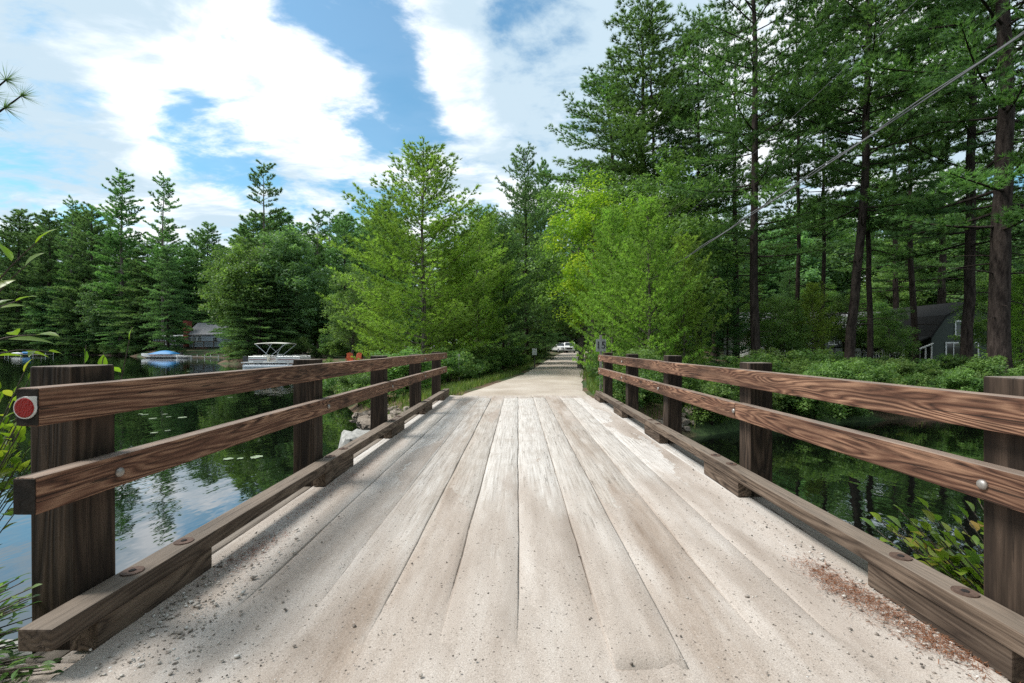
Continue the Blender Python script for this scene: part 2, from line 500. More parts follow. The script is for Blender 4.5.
def ground_mat():
    m, nt, b = mat('forest_floor')
    g = N(nt, 'ShaderNodeNewGeometry')
    pos = g.outputs['Position']
    a = noise(nt, pos, 0.35, 6, 0.6)
    f = noise(nt, pos, 9, 6, 0.65)
    litter = ramp(nt, f, [(0.3, (0.05, 0.03, 0.018)), (0.55, (0.13, 0.078, 0.045)), (0.75, (0.20, 0.125, 0.075))])
    green = ramp(nt, f, [(0.3, (0.015, 0.032, 0.008)), (0.6, (0.045, 0.085, 0.02)), (0.8, (0.085, 0.13, 0.035))])
    c = mixc(nt, mth(nt, 'MULTIPLY', mth(nt, 'SUBTRACT', a, 0.44), 9, clamp=True), litter, green)
    nt.links.new(c, b.inputs['Base Color'])
    b.inputs['Roughness'].default_value = 0.95
    bump(nt, b, f, 0.8, 0.05)
    return m
M['ground'] = ground_mat()

def water_mat():
    m, nt, b = mat('still_dark_water')
    g = N(nt, 'ShaderNodeNewGeometry')
    mp = N(nt, 'ShaderNodeMapping', {'Vector': g.outputs['Position'], 'Scale': (1.0, 0.5, 1)})
    n_a = noise(nt, mp.outputs[0], 2.2, 3, 0.5)
    n_b = noise(nt, mp.outputs[0], 0.35, 2, 0.5)
    b.inputs['Base Color'].default_value = (0.003, 0.004, 0.003, 1)
    b.inputs['Roughness'].default_value = 0.02
    b.inputs['IOR'].default_value = 1.33
    b.inputs['Specular IOR Level'].default_value = 0.9
    bp = N(nt, 'ShaderNodeBump', {'Height': mth(nt, 'MULTIPLY_ADD', n_b, 2.0, n_a), 'Strength': 0.06, 'Distance': 0.1})
    nt.links.new(bp.outputs[0], b.inputs['Normal'])
    gl = N(nt, 'ShaderNodeBsdfGlossy', {'Color': (0.9, 0.93, 0.95, 1), 'Roughness': 0.015})
    nt.links.new(bp.outputs[0], gl.inputs['Normal'])
    lw = N(nt, 'ShaderNodeFresnel', {'IOR': 1.9})
    nt.links.new(bp.outputs[0], lw.inputs['Normal'])
    mx = N(nt, 'ShaderNodeMixShader')
    nt.links.new(mth(nt, 'MULTIPLY_ADD', lw.outputs[0], 0.40, 0.125, clamp=True), mx.inputs[0])
    nt.links.new(b.outputs[0], mx.inputs[1]); nt.links.new(gl.outputs[0], mx.inputs[2])
    nt.links.new(mx.outputs[0], nt.nodes['Material Output'].inputs['Surface'])
    return m
M['water'] = water_mat()

def leaf_mat(name, c1, c2, c3=None, trans=0.45, rough=0.5, spec=0.25):
    m, nt, b = mat(name)
    at = N(nt, 'ShaderNodeAttribute', attribute_name='tone')
    stops = [(0.0, c1), (0.65, c2), (1.0, c3 or tuple(min(1, x * 1.35) for x in c2))]
    col = ramp(nt, at.outputs['Fac'], stops)
    oi = N(nt, 'ShaderNodeObjectInfo')
    hs = N(nt, 'ShaderNodeHueSaturation', {'Color': col, 'Value': mth(nt, 'MULTIPLY_ADD', oi.outputs['Random'], 0.35, 0.82),
                                           'Hue': mth(nt, 'MULTIPLY_ADD', oi.outputs['Random'], 0.024, 0.488)})
    nt.links.new(hs.outputs[0], b.inputs['Base Color'])
    b.inputs['Roughness'].default_value = rough
    b.inputs['Specular IOR Level'].default_value = spec
    tr = N(nt, 'ShaderNodeBsdfTranslucent')
    tl = mixc(nt, 1.0, hs.outputs[0], (1.25, 1.35, 0.7), 'MULTIPLY')
    nt.links.new(tl, tr.inputs['Color'])
    mx = N(nt, 'ShaderNodeMixShader', {0: trans})
    nt.links.new(b.outputs[0], mx.inputs[1]); nt.links.new(tr.outputs[0], mx.inputs[2])
    nt.links.new(mx.outputs[0], nt.nodes['Material Output'].inputs['Surface'])
    return m
M['needle'] = leaf_mat('pine_needles', (0.064, 0.131, 0.051), (0.145, 0.260, 0.090))
M['needle_blue'] = leaf_mat('dark_pine_needles', (0.076, 0.159, 0.059), (0.159, 0.288, 0.099))
M['needle_young'] = leaf_mat('young_pine_needles', (0.155, 0.248, 0.053), (0.284, 0.414, 0.087))
M['hemlock'] = leaf_mat('hemlock_needles', (0.076, 0.154, 0.070), (0.162, 0.279, 0.118))
M['broad'] = leaf_mat('broad_leaves', (0.079, 0.151, 0.052), (0.186, 0.303, 0.088))
M['lime'] = leaf_mat('lime_leaves', (0.129, 0.226, 0.028), (0.244, 0.356, 0.035), (0.438, 0.475, 0.040))
M['shrub'] = leaf_mat('shrub_leaves', (0.048, 0.100, 0.031), (0.107, 0.195, 0.054), (0.215, 0.295, 0.092))
M['grass'] = leaf_mat('grass_blades', (0.07, 0.12, 0.025), (0.15, 0.22, 0.05), (0.28, 0.27, 0.11))
M['litter'] = leaf_mat('dry_pine_needles', (0.15, 0.055, 0.028), (0.27, 0.125, 0.07), trans=0.1)
M['pad'] = leaf_mat('lily_pads', (0.16, 0.20, 0.11), (0.30, 0.36, 0.22), trans=0.1, rough=0.25, spec=0.6)

def bark_mat(name, c1, c2):
    m, nt, b = mat(name)
    tcn = N(nt, 'ShaderNodeTexCoord')
    mp = N(nt, 'ShaderNodeMapping', {'Vector': tcn.outputs['Object'], 'Scale': (9, 9, 2.2)})
    f = noise(nt, mp.outputs[0], 1.0, 6, 0.65)
    nt.links.new(ramp(nt, f, [(0.33, c1), (0.68, c2)]), b.inputs['Base Color'])
    b.inputs['Roughness'].default_value = 0.95
    b.inputs['Specular IOR Level'].default_value = 0.1
    bump(nt, b, f, 1.0, 0.08)
    return m
M['bark'] = bark_mat('pine_bark', (0.016, 0.012, 0.011), (0.080, 0.062, 0.054))
M['bark_grey'] = bark_mat('grey_bark', (0.06, 0.05, 0.042), (0.22, 0.19, 0.165))

# ------------------------------------------------------------------ ground, water, road
WATER = -1.0
SHORE = [(-240, -40), (-60, -30), (-14, -8), (-6, 0.6), (-4.2, 2.6), (-2.9, 2.9), (2.9, 2.7), (4.2, 2.2), (6.5, 1.0), (20, -3), (70, -12), (140, -10),
         (140, 22), (60, 17), (40, 15.6), (20, 15.2), (12, 14.0), (6, 12.0), (2.9, 10.4), (-2.9, 10.4), (-3.6, 11.4), (-5, 14), (-8, 20), (-10.5, 25),
         (-15, 34), (-19, 45), (-24, 54), (-33, 57.5), (-41, 61), (-48, 74), (-56, 90), (-63, 97), (-80, 99), (-95, 112), (-118, 126), (-150, 136), (-240, 130)]
SH = np.array(SHORE, dtype=float)
def shore_dist(x, y):                        # signed distance: + on land, - in water
    x = np.asarray(x, float); y = np.asarray(y, float)
    d = np.full(x.shape, 1e9); ins = np.zeros(x.shape, bool)
    for i in range(len(SH)):
        ax, ay = SH[i]; bx, by = SH[(i + 1) % len(SH)]
        ex, ey = bx - ax, by - ay
        t = np.clip(((x - ax) * ex + (y - ay) * ey) / (ex * ex + ey * ey), 0, 1)
        d = np.minimum(d, np.hypot(x - ax - t * ex, y - ay - t * ey))
        c = ((ay > y) != (by > y)) & (x < (bx - ax) * (y - ay) / (by - ay + 1e-12) + ax)
        ins ^= c
    return np.where(ins, -d, d)
RY = [-40, 1.8, 11, 13.7, 21.6, 26.8, 50, 80, 90, 98, 108, 130]
RX = [0.05, 0.05, 0.05, 0.35, 1.7, 2.4, 5.5, 9.8, 11.8, 15.0, 22.0, 42.0]
RW = [2.5, 2.3, 1.80, 1.60, 1.42, 1.50, 1.9, 2.1, 2.3, 3.0, 3.0, 3.0]
def road_x(y): return np.interp(y, RY, RX)
def road_w(y): return np.interp(y, RY, RW)
def road_z(y): return np.interp(y, [-40, 30, 88, 130], [0, 0, 0.22, 0.4])
def ground_z(x, y):
    x = np.asarray(x, float); y = np.asarray(y, float)
    d = shore_dist(x, y)
    top = -0.42 + 0.020 * np.clip(d, 0, 80)
    top = top + 0.10 * np.sin(x * 0.7 + 1.3) * np.sin(y * 0.6) * np.clip(d / 4, 0, 1)
    top = top + 1.9 * np.exp(-(((x + 76) / 15) ** 2 + ((y - 114) / 8.5) ** 2))
    rd = np.abs(x - road_x(y)) - road_w(y)
    w = np.clip(1 - rd / 3.2, 0, 1); w = w * w * (3 - 2 * w)
    top = top * (1 - w) + (road_z(y) - 0.05) * w
    land = np.minimum(top, WATER - 0.05 + d * 0.75)
    wat = WATER - 0.05 + np.maximum(d * 0.55, -1.6)
    return np.where(d > 0, land, wat)
def gz(x, y): return float(ground_z(np.array([x]), np.array([y]))[0])

def axis_pts(a0, a1, fine0, fine1, df, grow):
    pts = list(np.arange(fine0, fine1 + 1e-6, df))
    s = df; v = fine1
    while v < a1: s *= grow; v += s; pts.append(v)
    s = df; v = fine0
    while v > a0: s *= grow; v -= s; pts.insert(0, v)
    return np.array(pts)
gx = axis_pts(-900, 900, -12, 22, 0.35, 1.07)
gy = axis_pts(-300, 1200, -1, 28, 0.35, 1.06)
XX, YY = np.meshgrid(gx, gy)
ZZ = ground_z(XX, YY)
jit = np.array([mnoise.noise((a * 1.3, b * 1.3, 0.0)) for a, b in zip(XX.ravel(), YY.ravel())]).reshape(XX.shape)
onroad = np.abs(XX - road_x(YY)) < road_w(YY) + 0.4
ZZ = ZZ + np.where(onroad, 0, 0.06) * jit - np.where(np.abs(XX - road_x(YY)) < road_w(YY) - 0.1, 0.08, 0.0)
nx, ny = len(gx), len(gy)
idx = np.arange(nx * ny).reshape(ny, nx)
q = np.stack([idx[:-1, :-1], idx[:-1, 1:], idx[1:, 1:], idx[1:, :-1]], -1).reshape(-1, 4)
me = np_mesh('ground', np.stack([XX, YY, ZZ], -1).reshape(-1, 3), [q], M['ground'], True)
tag(link('ground', me), kind='structure')

mbw = MB()
mbw.add([(-400, -60, WATER), (200, -60, WATER), (200, 170, WATER), (-400, 170, WATER)], [(0, 1, 2, 3)])
tag(mbw.build('water', M['water']), kind='structure')

def road_strip(name, y0, y1, step, m, K=11, ragged=0.0):
    ys = np.arange(y0, y1 + 1e-6, step)
    vs = []
    for y in ys:
        c, w, z = float(road_x(y)), float(road_w(y)), float(road_z(y))
        for k in range(K):
            u = -1 + 2 * k / (K - 1)
            e = 0.12 * mnoise.noise((y * 1.1, k * 9.0, 2.0)) if k in (0, K - 1) else 0
            crown = 0.035 * (1 - u * u) - (0.07 if k in (0, K - 1) else 0)
            rut = -0.018 * math.exp(-((abs(u) - 0.5) / 0.16) ** 2)
            yo, zo = 0.0, 0.0
            if ragged:
                f_ = min(1, max(0, (y - y1 + 0.9) / 0.9))
                yo = f_ * (ragged * mnoise.noise((u * 3.1, 1.0, 3.3)) + ragged * .5 * mnoise.noise((u * 11.0, 2.0, 3.3)) + ragged * .25 * mnoise.noise((u * 40.0, 2.0, 3.3)))
                zo = -0.016 * max(0, (f_ - .85) / .15) + .004 * mnoise.noise((u * 9, y * 6, 1.0))
            if name == 'sandy_approach': zo = -0.010
            vs.append((c + u * w + e, y + yo, z - 0.012 + crown * 0.6 + rut + zo))
    n = len(ys)
    ii = np.arange(n * K).reshape(n, K)
    qq = np.stack([ii[:-1, :-1], ii[:-1, 1:], ii[1:, 1:], ii[1:, :-1]], -1).reshape(-1, 4)
    o = link(name, np_mesh(name, vs, [qq], m, True))
    return tag(o, kind='structure')
road_strip('road', 11.16, 125, 0.6, M['road'])
road_strip('sandy_approach', -12, 1.80, 0.1, M['sand'], 31)

# ------------------------------------------------------------------ bridge
rnd = random.Random(5)
deck = empty('bridge_deck', (0.05, 6.4, 0), 'pale sandy plank deck of the narrow timber bridge', 'bridge')
DL = Vector((0.05, 6.4, 0))
def board(name, x0, x1, y0, y1, z0, z1, m, parent, origin, wob=0.005, seg=0.16, zw=0.003, seed=0):
    """a long plank with slightly wandering edges and a worn top"""
    n = max(3, int((y1 - y0) / seg))
    prof = [(0, 0, 0), (0, 1, -0.008), (0.0, 1, 0), (0.14, 1, 0.0), (0.5, 1, 0.0), (0.86, 1, 0), (1.0, 1, 0), (1, 1, -0.008), (1, 0, 0)]
    vs = []
    K = 8
    for i in range(n + 1):
        y = y0 + (y1 - y0) * i / n
        a = wob * mnoise.noise((y * 0.9, seed * 3.1, 0)) + wob * .6 * mnoise.noise((y * 5, seed * 3.1, 4))
        b = wob * mnoise.noise((y * 0.9, seed * 3.1 + 7, 0)) + wob * .6 * mnoise.noise((y * 5, seed * 3.1, 9))
        xa, xb = x0 + a, x1 + b
        t = z1 + zw * mnoise.noise((y * 0.7, seed * 5.0, 1))
        dish = -0.0015
        ends = 0.006 if i in (0, n) else 0.0
        for (x, z) in ((xa, z0), (xa, t - 0.005), (xa + 0.008, t - ends), (xa + (xb - xa) * .35, t + dish - ends), (xa + (xb - xa) * .65, t + dish - ends), (xb - 0.008, t - ends), (xb, t - 0.005), (xb, z0)):
            vs.append((x - origin.x, y - origin.y, z - origin.z))
    ii = np.arange((n + 1) * K).reshape(n + 1, K)
    nxt = np.roll(ii, -1, axis=1)
    qq = np.stack([ii[:-1], nxt[:-1], nxt[1:], ii[1:]], -1).reshape(-1, 4)[:, ::-1]
    caps = np.array([list(ii[0]), list(ii[-1][::-1])])
    me = np_mesh(name, vs, [qq, caps], m, False)
    return link(name, me, parent)
M['crossboard'] = timber('edge_boards', 1, (0.05, 0.042, 0.035), (0.17, 0.145, 0.12), (0.32, 0.28, 0.24), 7, grey=0.2, greycol=(0.30, 0.255, 0.21))
seams = [-1.70, -1.345, -0.965, -0.648, -0.335, 0.003, 0.375, 0.665, 1.035, 1.36, 1.80]
tops = [0.0, -0.003, 0.004, -0.002, 0.006, 0.0, 0.014, -0.002, 0.003, 0.0]
starts = [1.83, 1.79, 1.75, 1.80, 1.77, 1.78, 1.735, 1.76, 1.79, 1.82]
for i in range(10):
    a, b = seams[i], seams[i + 1]
    if i == 6:
        board('deck_plank', 0.379, 0.661, starts[i], 11.12, -0.05, tops[i], M['plank'], deck, DL, 0.006, seed=i)
    else:
        ysp = rnd.choice([5.3, 6.6, 7.4, 8.2])
        g = 0.0030
        board('deck_plank', a + g, b - g, starts[i], 11.12 + rnd.uniform(-.03, .02), -0.05, tops[i], M['plank'], deck, DL, 0.010, seed=i * 2)
board('edge_board', -1.99, -1.86, 1.82, 11.1, -0.05, -0.008, M['crossboard'], deck, DL, 0.008, seed=50)
board('edge_board', -1.85, -1.71, 1.82, 11.1, -0.05, -0.004, M['plank'], deck, DL, 0.008, seed=51)
board('edge_board', 1.81, 1.95, 1.82, 11.1, -0.05, -0.004, M['plank'], deck, DL, 0.008, seed=52)
board('edge_board', 1.96, 2.09, 1.82, 11.1, -0.05, -0.008, M['crossboard'], deck, DL, 0.008, seed=53)
yb = 1.84
while yb < 11.0:
    MB().box(-1.99 - DL.x + rnd.uniform(-.02, .02), 2.09 - DL.x + rnd.uniform(-.02, .02), yb - DL.y, yb + 0.232 - DL.y, -0.125, -0.054).build('cross_board', M['crossboard'], deck, bevel=0.006)
    yb += 0.245
for x in (-1.72, -0.85, 0.05, 0.95, 1.82):
    MB().box(x - .11 - DL.x, x + .11 - DL.x, 1.7 - DL.y, 11.3 - DL.y, -0.52, -0.13).build('stringer', M['post'], deck, bevel=0.008)
for y0, lab in ((10.55, 'far concrete bridge abutment at the road end'), (1.75, 'near concrete bridge abutment below the camera')):
    ab = MB().box(-2.5, 2.6, -0.0, 0.7, -1.9, -0.545).box(-2.5, 2.6, 0.35, 0.7, -0.53, -0.14)
    o = ab.build('bridge_abutment', M['concrete'], loc=(0, y0 + (0.25 if y0 > 5 else 0), 0), bevel=0.02)
    if y0 < 5:
        o.rotation_euler = (0, 0, math.pi); o.location = (0.05, y0 + 0.75, 0)
    tag(o, lab, 'abutment')

def bolt_mesh(r, hgt):
    m = MB()
    pts = [(0, 0, 0), (0, 0, hgt * .5), (0, 0, hgt * .85), (0, 0, hgt)]
    m.tube(pts, [r, r * .95, r * .7, r * .3], 14)
    return m.mesh('bolt', M['zinc'], True)
BOLT = bolt_mesh(0.021, 0.016)
def washer_mesh():
    m = MB()
    m.tube([(0, 0, -0.004), (0, 0, 0.005)], [0.046, 0.044], 22)
    return m.mesh('washer', M['iron'])
def washer_hole_mesh():  # solid cap on the washer, painted dark like a shaded hole
    m = MB()
    m.tube([(0, 0, 0.0052), (0, 0, 0.009)], [0.016, 0.013], 6)
    return m.mesh('bolt_hole', M['hole'])
WASH, WNUT = washer_mesh(), washer_hole_mesh()

def railing(side, xf, posts, y_rail, y_mid, y_curb, y_end, ztop, zmid, label):
    """side -1 left, +1 right; xf = roadward face of the posts"""
    O = Vector((xf, posts[0], 0))
    root = empty('bridge_railing', O, label, 'railing')
    s = side
    def bx(name, xa, xb, y0, y1, z0, z1, m, bev, parent=None, seg=True, droop=0):
        lo, hi = min(xa, xb), max(xa, xb)
        mb = MB().box(lo - O.x, hi - O.x, y0 - O.y, y1 - O.y, z0, z1)
        return mb.build(name, m, parent or root, bevel=bev)
    T = 0.084
    for k, py in enumerate(posts):
        zt = 1.165 if (s < 0 and k == 0) else 1.125
        zt += rnd.uniform(-.012, .012)
        tw = MB().box(-0.0925, 0.0925, -0.095, 0.095, -1.35, zt)
        p = tw.build('post', M['post'], root, loc=(s * 0.0955, py + 0.095 - O.y, 0), bevel=0.007)
        p.rotation_euler = (rnd.uniform(-.004, .004), rnd.uniform(-.004, .004), rnd.uniform(-.01, .01))
        b0, b1 = py - 0.03, py + 0.66
        bx('curb_block', xf - s * 0.117, xf + s * -0.003, b0, b1, 0.002, 0.127, M['curb'], 0.006)
        for dy in (0.2, 0.52):
            w = link('washer', WASH, root, (s * -0.062, py + dy - O.y, 0.2145))
            link('bolt_hole', WNUT, w)
    joint = posts[2] + 0.095
    segs = [(y_rail, joint - 0.004), (joint + 0.004, y_end)]
    msegs = [(y_mid, (posts[2] + .095 if s < 0 else posts[1] + .095) - 0.004), ((posts[2] + .095 if s < 0 else posts[1] + .095) + 0.004, y_end - .02)]
    csegs = [(y_curb, joint + 0.5), (joint + 0.508, y_end + 0.08)]
    for i, (a, b) in enumerate(segs):
        dz = 0 if i == 0 else 0.008
        r = bx('top_rail', xf - s * T, xf - s * 0.003, a, b, ztop - 0.142 + dz, ztop + dz, M['rail'], 0.008)
        for py in posts:
            if a < py + .09 < b and i == 1:
                link('bolt', BOLT, r, (-s * T, py + .095 - O.y, ztop - 0.075), (0, -s * R(90), 0))
    for i, (a, b) in enumerate(msegs):
        dz = 0 if i == 0 else -0.006
        r = bx('middle_rail', xf - s * T, xf - s * 0.003, a, b, zmid - 0.138 + dz, zmid + dz, M['rail'], 0.008)
        for py in posts:
            if a < py + .09 < b:
                link('bolt', BOLT, r, (-s * T, py + .105 - O.y, zmid - 0.075), (0, -s * R(90), 0))
    for i, (a, b) in enumerate(csegs):
        bx('curb_beam', xf - s * 0.130, xf - s * 0.003, a, b, 0.130, 0.214, M['curb'], 0.008)
    return root, O
LP = [1.875, 4.06, 6.18, 8.40, 10.55]
RP = [1.70, 3.78, 5.87, 7.98, 10.15]
rl, ol = railing(-1, -1.84, LP, 1.65, 1.64, 1.65, 11.17, 1.10, 0.774, 'left brown timber railing with round red reflector on its near end')
rr, orr = railing(1, 1.95, RP, 1.30, 1.30, 1.28, 10.5, 1.06, 0.773, 'right brown timber railing with sunlit grain, opposite the one with a reflector')
# tarred near ends and the red reflector
for zc, h, y in ((1.10 - .071, .071, 1.65), (.774 - .069, .069, 1.64)):
    MB().box(-0.079 / 2, 0.079 / 2, -0.0015, 0.0015, -h + .004, h - .004).build('rail_end_face', M['rail_end'], rl, loc=(0.0435, y - 0.002 - ol.y, zc), bevel=0.001)
rm = MB()
rm.tube([(0, 0.004, 0), (0, -0.002, 0)], [0.0415, 0.0405], 28)
rim = rm.build('reflector_plate', M['white'], rl, loc=(0.040, 1.65 - 0.0075 - ol.y, 1.10 - 0.072))
MB().box(0.012, 0.0405, -0.0015, 0.004, 0.012, 0.041).build('reflector_tab', M['white'], rim)
lens = MB()
lens.tube([(0, -0.002, 0), (0, -0.0035, 0), (0, -0.004, 0)], [0.036, 0.0355, 0.033], 28)
lens.build('reflector', M['red_reflector'], rim)

# wind-blown sand: a thin uneven layer, the planks show wherever it is lower than they are
sxs = np.arange(-1.72, 1.821, .022); sys_ = np.concatenate([np.arange(1.45, 4.5, .022), np.arange(4.5, 11.5, .06)])
SX, SY = np.meshgrid(sxs, sys_)
def fbm(sx_, sy_, o_): return np.array([mnoise.noise((a * sx_, b * sy_, o_)) for a, b in zip(SX.ravel(), SY.ravel())]).reshape(SX.shape)
SZ = (-0.0058 + .0085 * fbm(1.7, .45, 1.0) + .0050 * fbm(6, 1.6, 2.0) + .0022 * fbm(26, 14, 3.0) + .0012 * fbm(80, 60, 4.0)
      + .015 * np.exp(-np.maximum(SY - 1.62, 0) / .32) + .004 * np.exp(-np.maximum(SY - 1.6, 0) / 1.3)
      + .017 * np.exp(-np.maximum(11.25 + .12 * fbm(3, .01, 6.0) - SY, 0) / .35) + .012 * np.exp(-(SX + 1.72) / .13) + .014 * np.exp(-(1.82 - SX) / .16))
for q_ in seams[1:-1]:
    SZ -= np.where(np.abs(SX - q_) < .0125, .013 * np.clip((SY - 2.0) / .7, 0, 1), 0)
ii = np.arange(SX.size).reshape(SX.shape)
qq = np.stack([ii[:-1, :-1], ii[:-1, 1:], ii[1:, 1:], ii[1:, :-1]], -1).reshape(-1, 4)
o = link('drifted_sand', np_mesh('drifted_sand', np.stack([SX, SY, SZ], -1).reshape(-1, 3), [qq], M['sand'], True))
tag(o, 'pale sand blown over the planks of the bridge deck', 'sand', kind='stuff')

# loose gravel on the deck and dry pine needles along the curbs
rs = np.random.RandomState(3)
def ico(sub=1):
    bm = bmesh.new(); bmesh.ops.create_icosphere(bm, subdivisions=sub, radius=1.0)
    v = np.array([x.co[:] for x in bm.verts]); f = np.array([[x.index for x in p.verts] for p in bm.faces]); bm.free()
    return v, f
IV, IFc = ico(1)
def pebbles(name, pts, sizes, m, label, cat):
    vs, fs = [], []
    for i, (p, s) in enumerate(zip(pts, sizes)):
        j = IV * (1 + rs.uniform(-.25, .25, (len(IV), 1))) * np.array([s * rs.uniform(.8, 1.3), s, s * rs.uniform(.45, .7)])
        a = rs.uniform(0, 6.28); c_, s_ = math.cos(a), math.sin(a)
        j = j @ np.array([[c_, -s_, 0], [s_, c_, 0], [0, 0, 1]])
        vs.append(j + np.array(p)); fs.append(IFc + i * len(IV))
    o = link(name, np_mesh(name, np.concatenate(vs), [np.concatenate(fs)], m))
    return tag(o, label, cat, kind='stuff')
def gravel_mat():
    m, nt, b = mat('loose_gravel')
    tcn = N(nt, 'ShaderNodeTexCoord')
    f = noise(nt, tcn.outputs['Object'], 23.0, 1)
    nt.links.new(ramp(nt, f, [(0.30, (0.07, 0.06, 0.05)), (0.42, (0.24, 0.20, 0.17)), (0.55, (0.42, 0.38, 0.335)), (0.72, (0.66, 0.64, 0.61))]), b.inputs['Base Color'])
    b.inputs['Roughness'].default_value = 0.85
    return m
M['gravel'] = gravel_mat()
n = 1500
yy = 1.62 + rs.exponential(1.0, n) * (1.0)
side = rs.choice([-1, 1, 0], n, p=[.42, .36, .22])
xx = np.where(side < 0, -1.68 + rs.exponential(.30, n), np.where(side > 0, 1.78 - rs.exponential(.30, n), rs.uniform(-1.6, 1.7, n)))
yy = np.where(side == 0, 1.55 + rs.exponential(.55, n), np.where(rs.rand(n) < .5, yy, rs.uniform(1.6, 11, n)))
ok = (yy < 11) & (np.abs(xx) < 1.75)
zz = np.where(yy > 1.8, 0.003, 0.012) + .010 * np.exp(-np.maximum(yy - 1.62, 0) / .32) + .007 * (np.exp(-np.maximum(xx + 1.72, 0) / .13) + np.exp(-np.maximum(1.82 - xx, 0) / .16))
sz = rs.gamma(1.6, 0.0014, n) + 0.0012
pebbles('gravel', np.stack([xx, yy, zz], -1)[ok], np.clip(sz[ok], .002, .016), M['gravel'], 'loose grey gravel scattered over the sandy deck', 'gravel')
# gravel heaps against the near curb blocks
n = 1500
hx = np.where(rs.rand(n) < .6, -1.75 + np.abs(rs.normal(0, .22, n)), 1.82 - np.abs(rs.normal(0, .10, n)))
hy = 1.55 + rs.exponential(.55, n)
pebbles('gravel_bank', np.stack([hx, hy, np.full(n, .013)], -1), rs.gamma(1.8, 0.0018, n) + 0.0018, M['gravel'], 'gravel drifted against the curbs at the near bridge end', 'gravel')

def needles_flat(name, centers, count, m, label, cat):
    P0, D = [], []
    for (cx0, cy0, sx_, sy_) in centers:
        k = count
        P0.append(np.stack([rs.normal(cx0, sx_, k), rs.normal(cy0, sy_, k), rs.uniform(.010, .022, k)], -1))
    P0 = np.concatenate(P0)
    P0 = P0[(P0[:, 0] > -1.71) & (P0[:, 0] < 1.82)]
    a = rs.uniform(0, 6.28, len(P0)); l = rs.uniform(.02, .05, len(P0))
    d = np.stack([np.cos(a), np.sin(a), rs.uniform(-.08, .12, len(P0))], -1)
    w = np.stack([-np.sin(a), np.cos(a), np.zeros(len(P0))], -1) * 0.0011
    v = np.stack([P0 - w, P0 + w, P0 + d * l[:, None] + w * .6, P0 + d * l[:, None] - w * .6], 1).reshape(-1, 3)
    q_ = np.arange(len(v)).reshape(-1, 4)
    o = link(name, np_mesh(name, v, [q_], m, tone=np.repeat(rs.rand(len(P0)), 4)))
    return tag(o, label, cat, kind='stuff')
needles_flat('pine_litter', [(1.72, 2.10, .05, .18), (1.66, 2.38, .05, .14), (1.78, 1.85, .04, .12)], 620, M['litter'], 'rusty dry pine needles piled along the right curb', 'needles')
needles_flat('pine_litter', [(-1.62, 2.75, .06, .18), (-1.66, 3.6, .04, .4), (-1.6, 4.6, .05, .5)], 300, M['litter'], 'thin trail of rusty dry needles along the left curb', 'needles')

# ------------------------------------------------------------------ plants: generators
def blades(pos, dr, k, length, width, spread, rng, tone):
    """k needle blades fanning from each tuft"""
    n = len(pos)
    p = np.repeat(pos, k, 0)
    d = np.repeat(dr, k, 0) + rng.normal(0, spread, (n * k, 3))
    d /= np.linalg.norm(d, axis=1, keepdims=True) + 1e-9
    l = length * rng.uniform(.6, 1.25, (n * k, 1))
    r = rng.normal(0, 1, (n * k, 3))
    w = np.cross(d, r); w /= np.linalg.norm(w, axis=1, keepdims=True) + 1e-9
    w *= width * rng.uniform(.7, 1.3, (n * k, 1)) * .5
    v = np.stack([p - w, p + w, p + d * l], 1).reshape(-1, 3)
    f = np.arange(len(v)).reshape(-1, 3)
    t = np.repeat(np.clip(np.repeat(tone, k) + rng.normal(0, .10, n * k), 0, 1), 3)
    return v, f, t
def tube_np(pts, rad, n):
    pts = np.asarray(pts, float); m = len(pts)
    t = np.gradient(pts, axis=0); t /= np.linalg.norm(t, axis=1, keepdims=True) + 1e-9
    u = np.cross(t, np.array([0.31, 0.17, 0.93])); bad = np.linalg.norm(u, axis=1) < .05
    u[bad] = np.cross(t[bad], np.array([1.0, 0, 0])); u /= np.linalg.norm(u, axis=1, keepdims=True) + 1e-9
    w = np.cross(t, u)
    a = np.linspace(0, 2 * np.pi, n, endpoint=False)
    v = pts[:, None] + (u[:, None] * np.cos(a)[None, :, None] + w[:, None] * np.sin(a)[None, :, None]) * np.asarray(rad)[:, None, None]
    ii = np.arange(m * n).reshape(m, n); nx_ = np.roll(ii, -1, 1)
    f = np.stack([ii[:-1], nx_[:-1], nx_[1:], ii[1:]], -1).reshape(-1, 4)
    return v.reshape(-1, 3), f
class Geo:
    def __init__(s): s.v, s.f, s.t, s.n = [], [], [], 0
    def add(s, v, f, t=None):
        s.v.append(v); s.f.append(f + s.n); s.n += len(v)
        if t is not None: s.t.append(t)
    def mesh(s, name, m, smooth=False):
        by = {}
        for f in s.f: by.setdefault(f.shape[1], []).append(f)
        return np_mesh(name, np.concatenate(s.v), [np.concatenate(x) for x in by.values()], m, smooth, np.concatenate(s.t) if s.t else None)

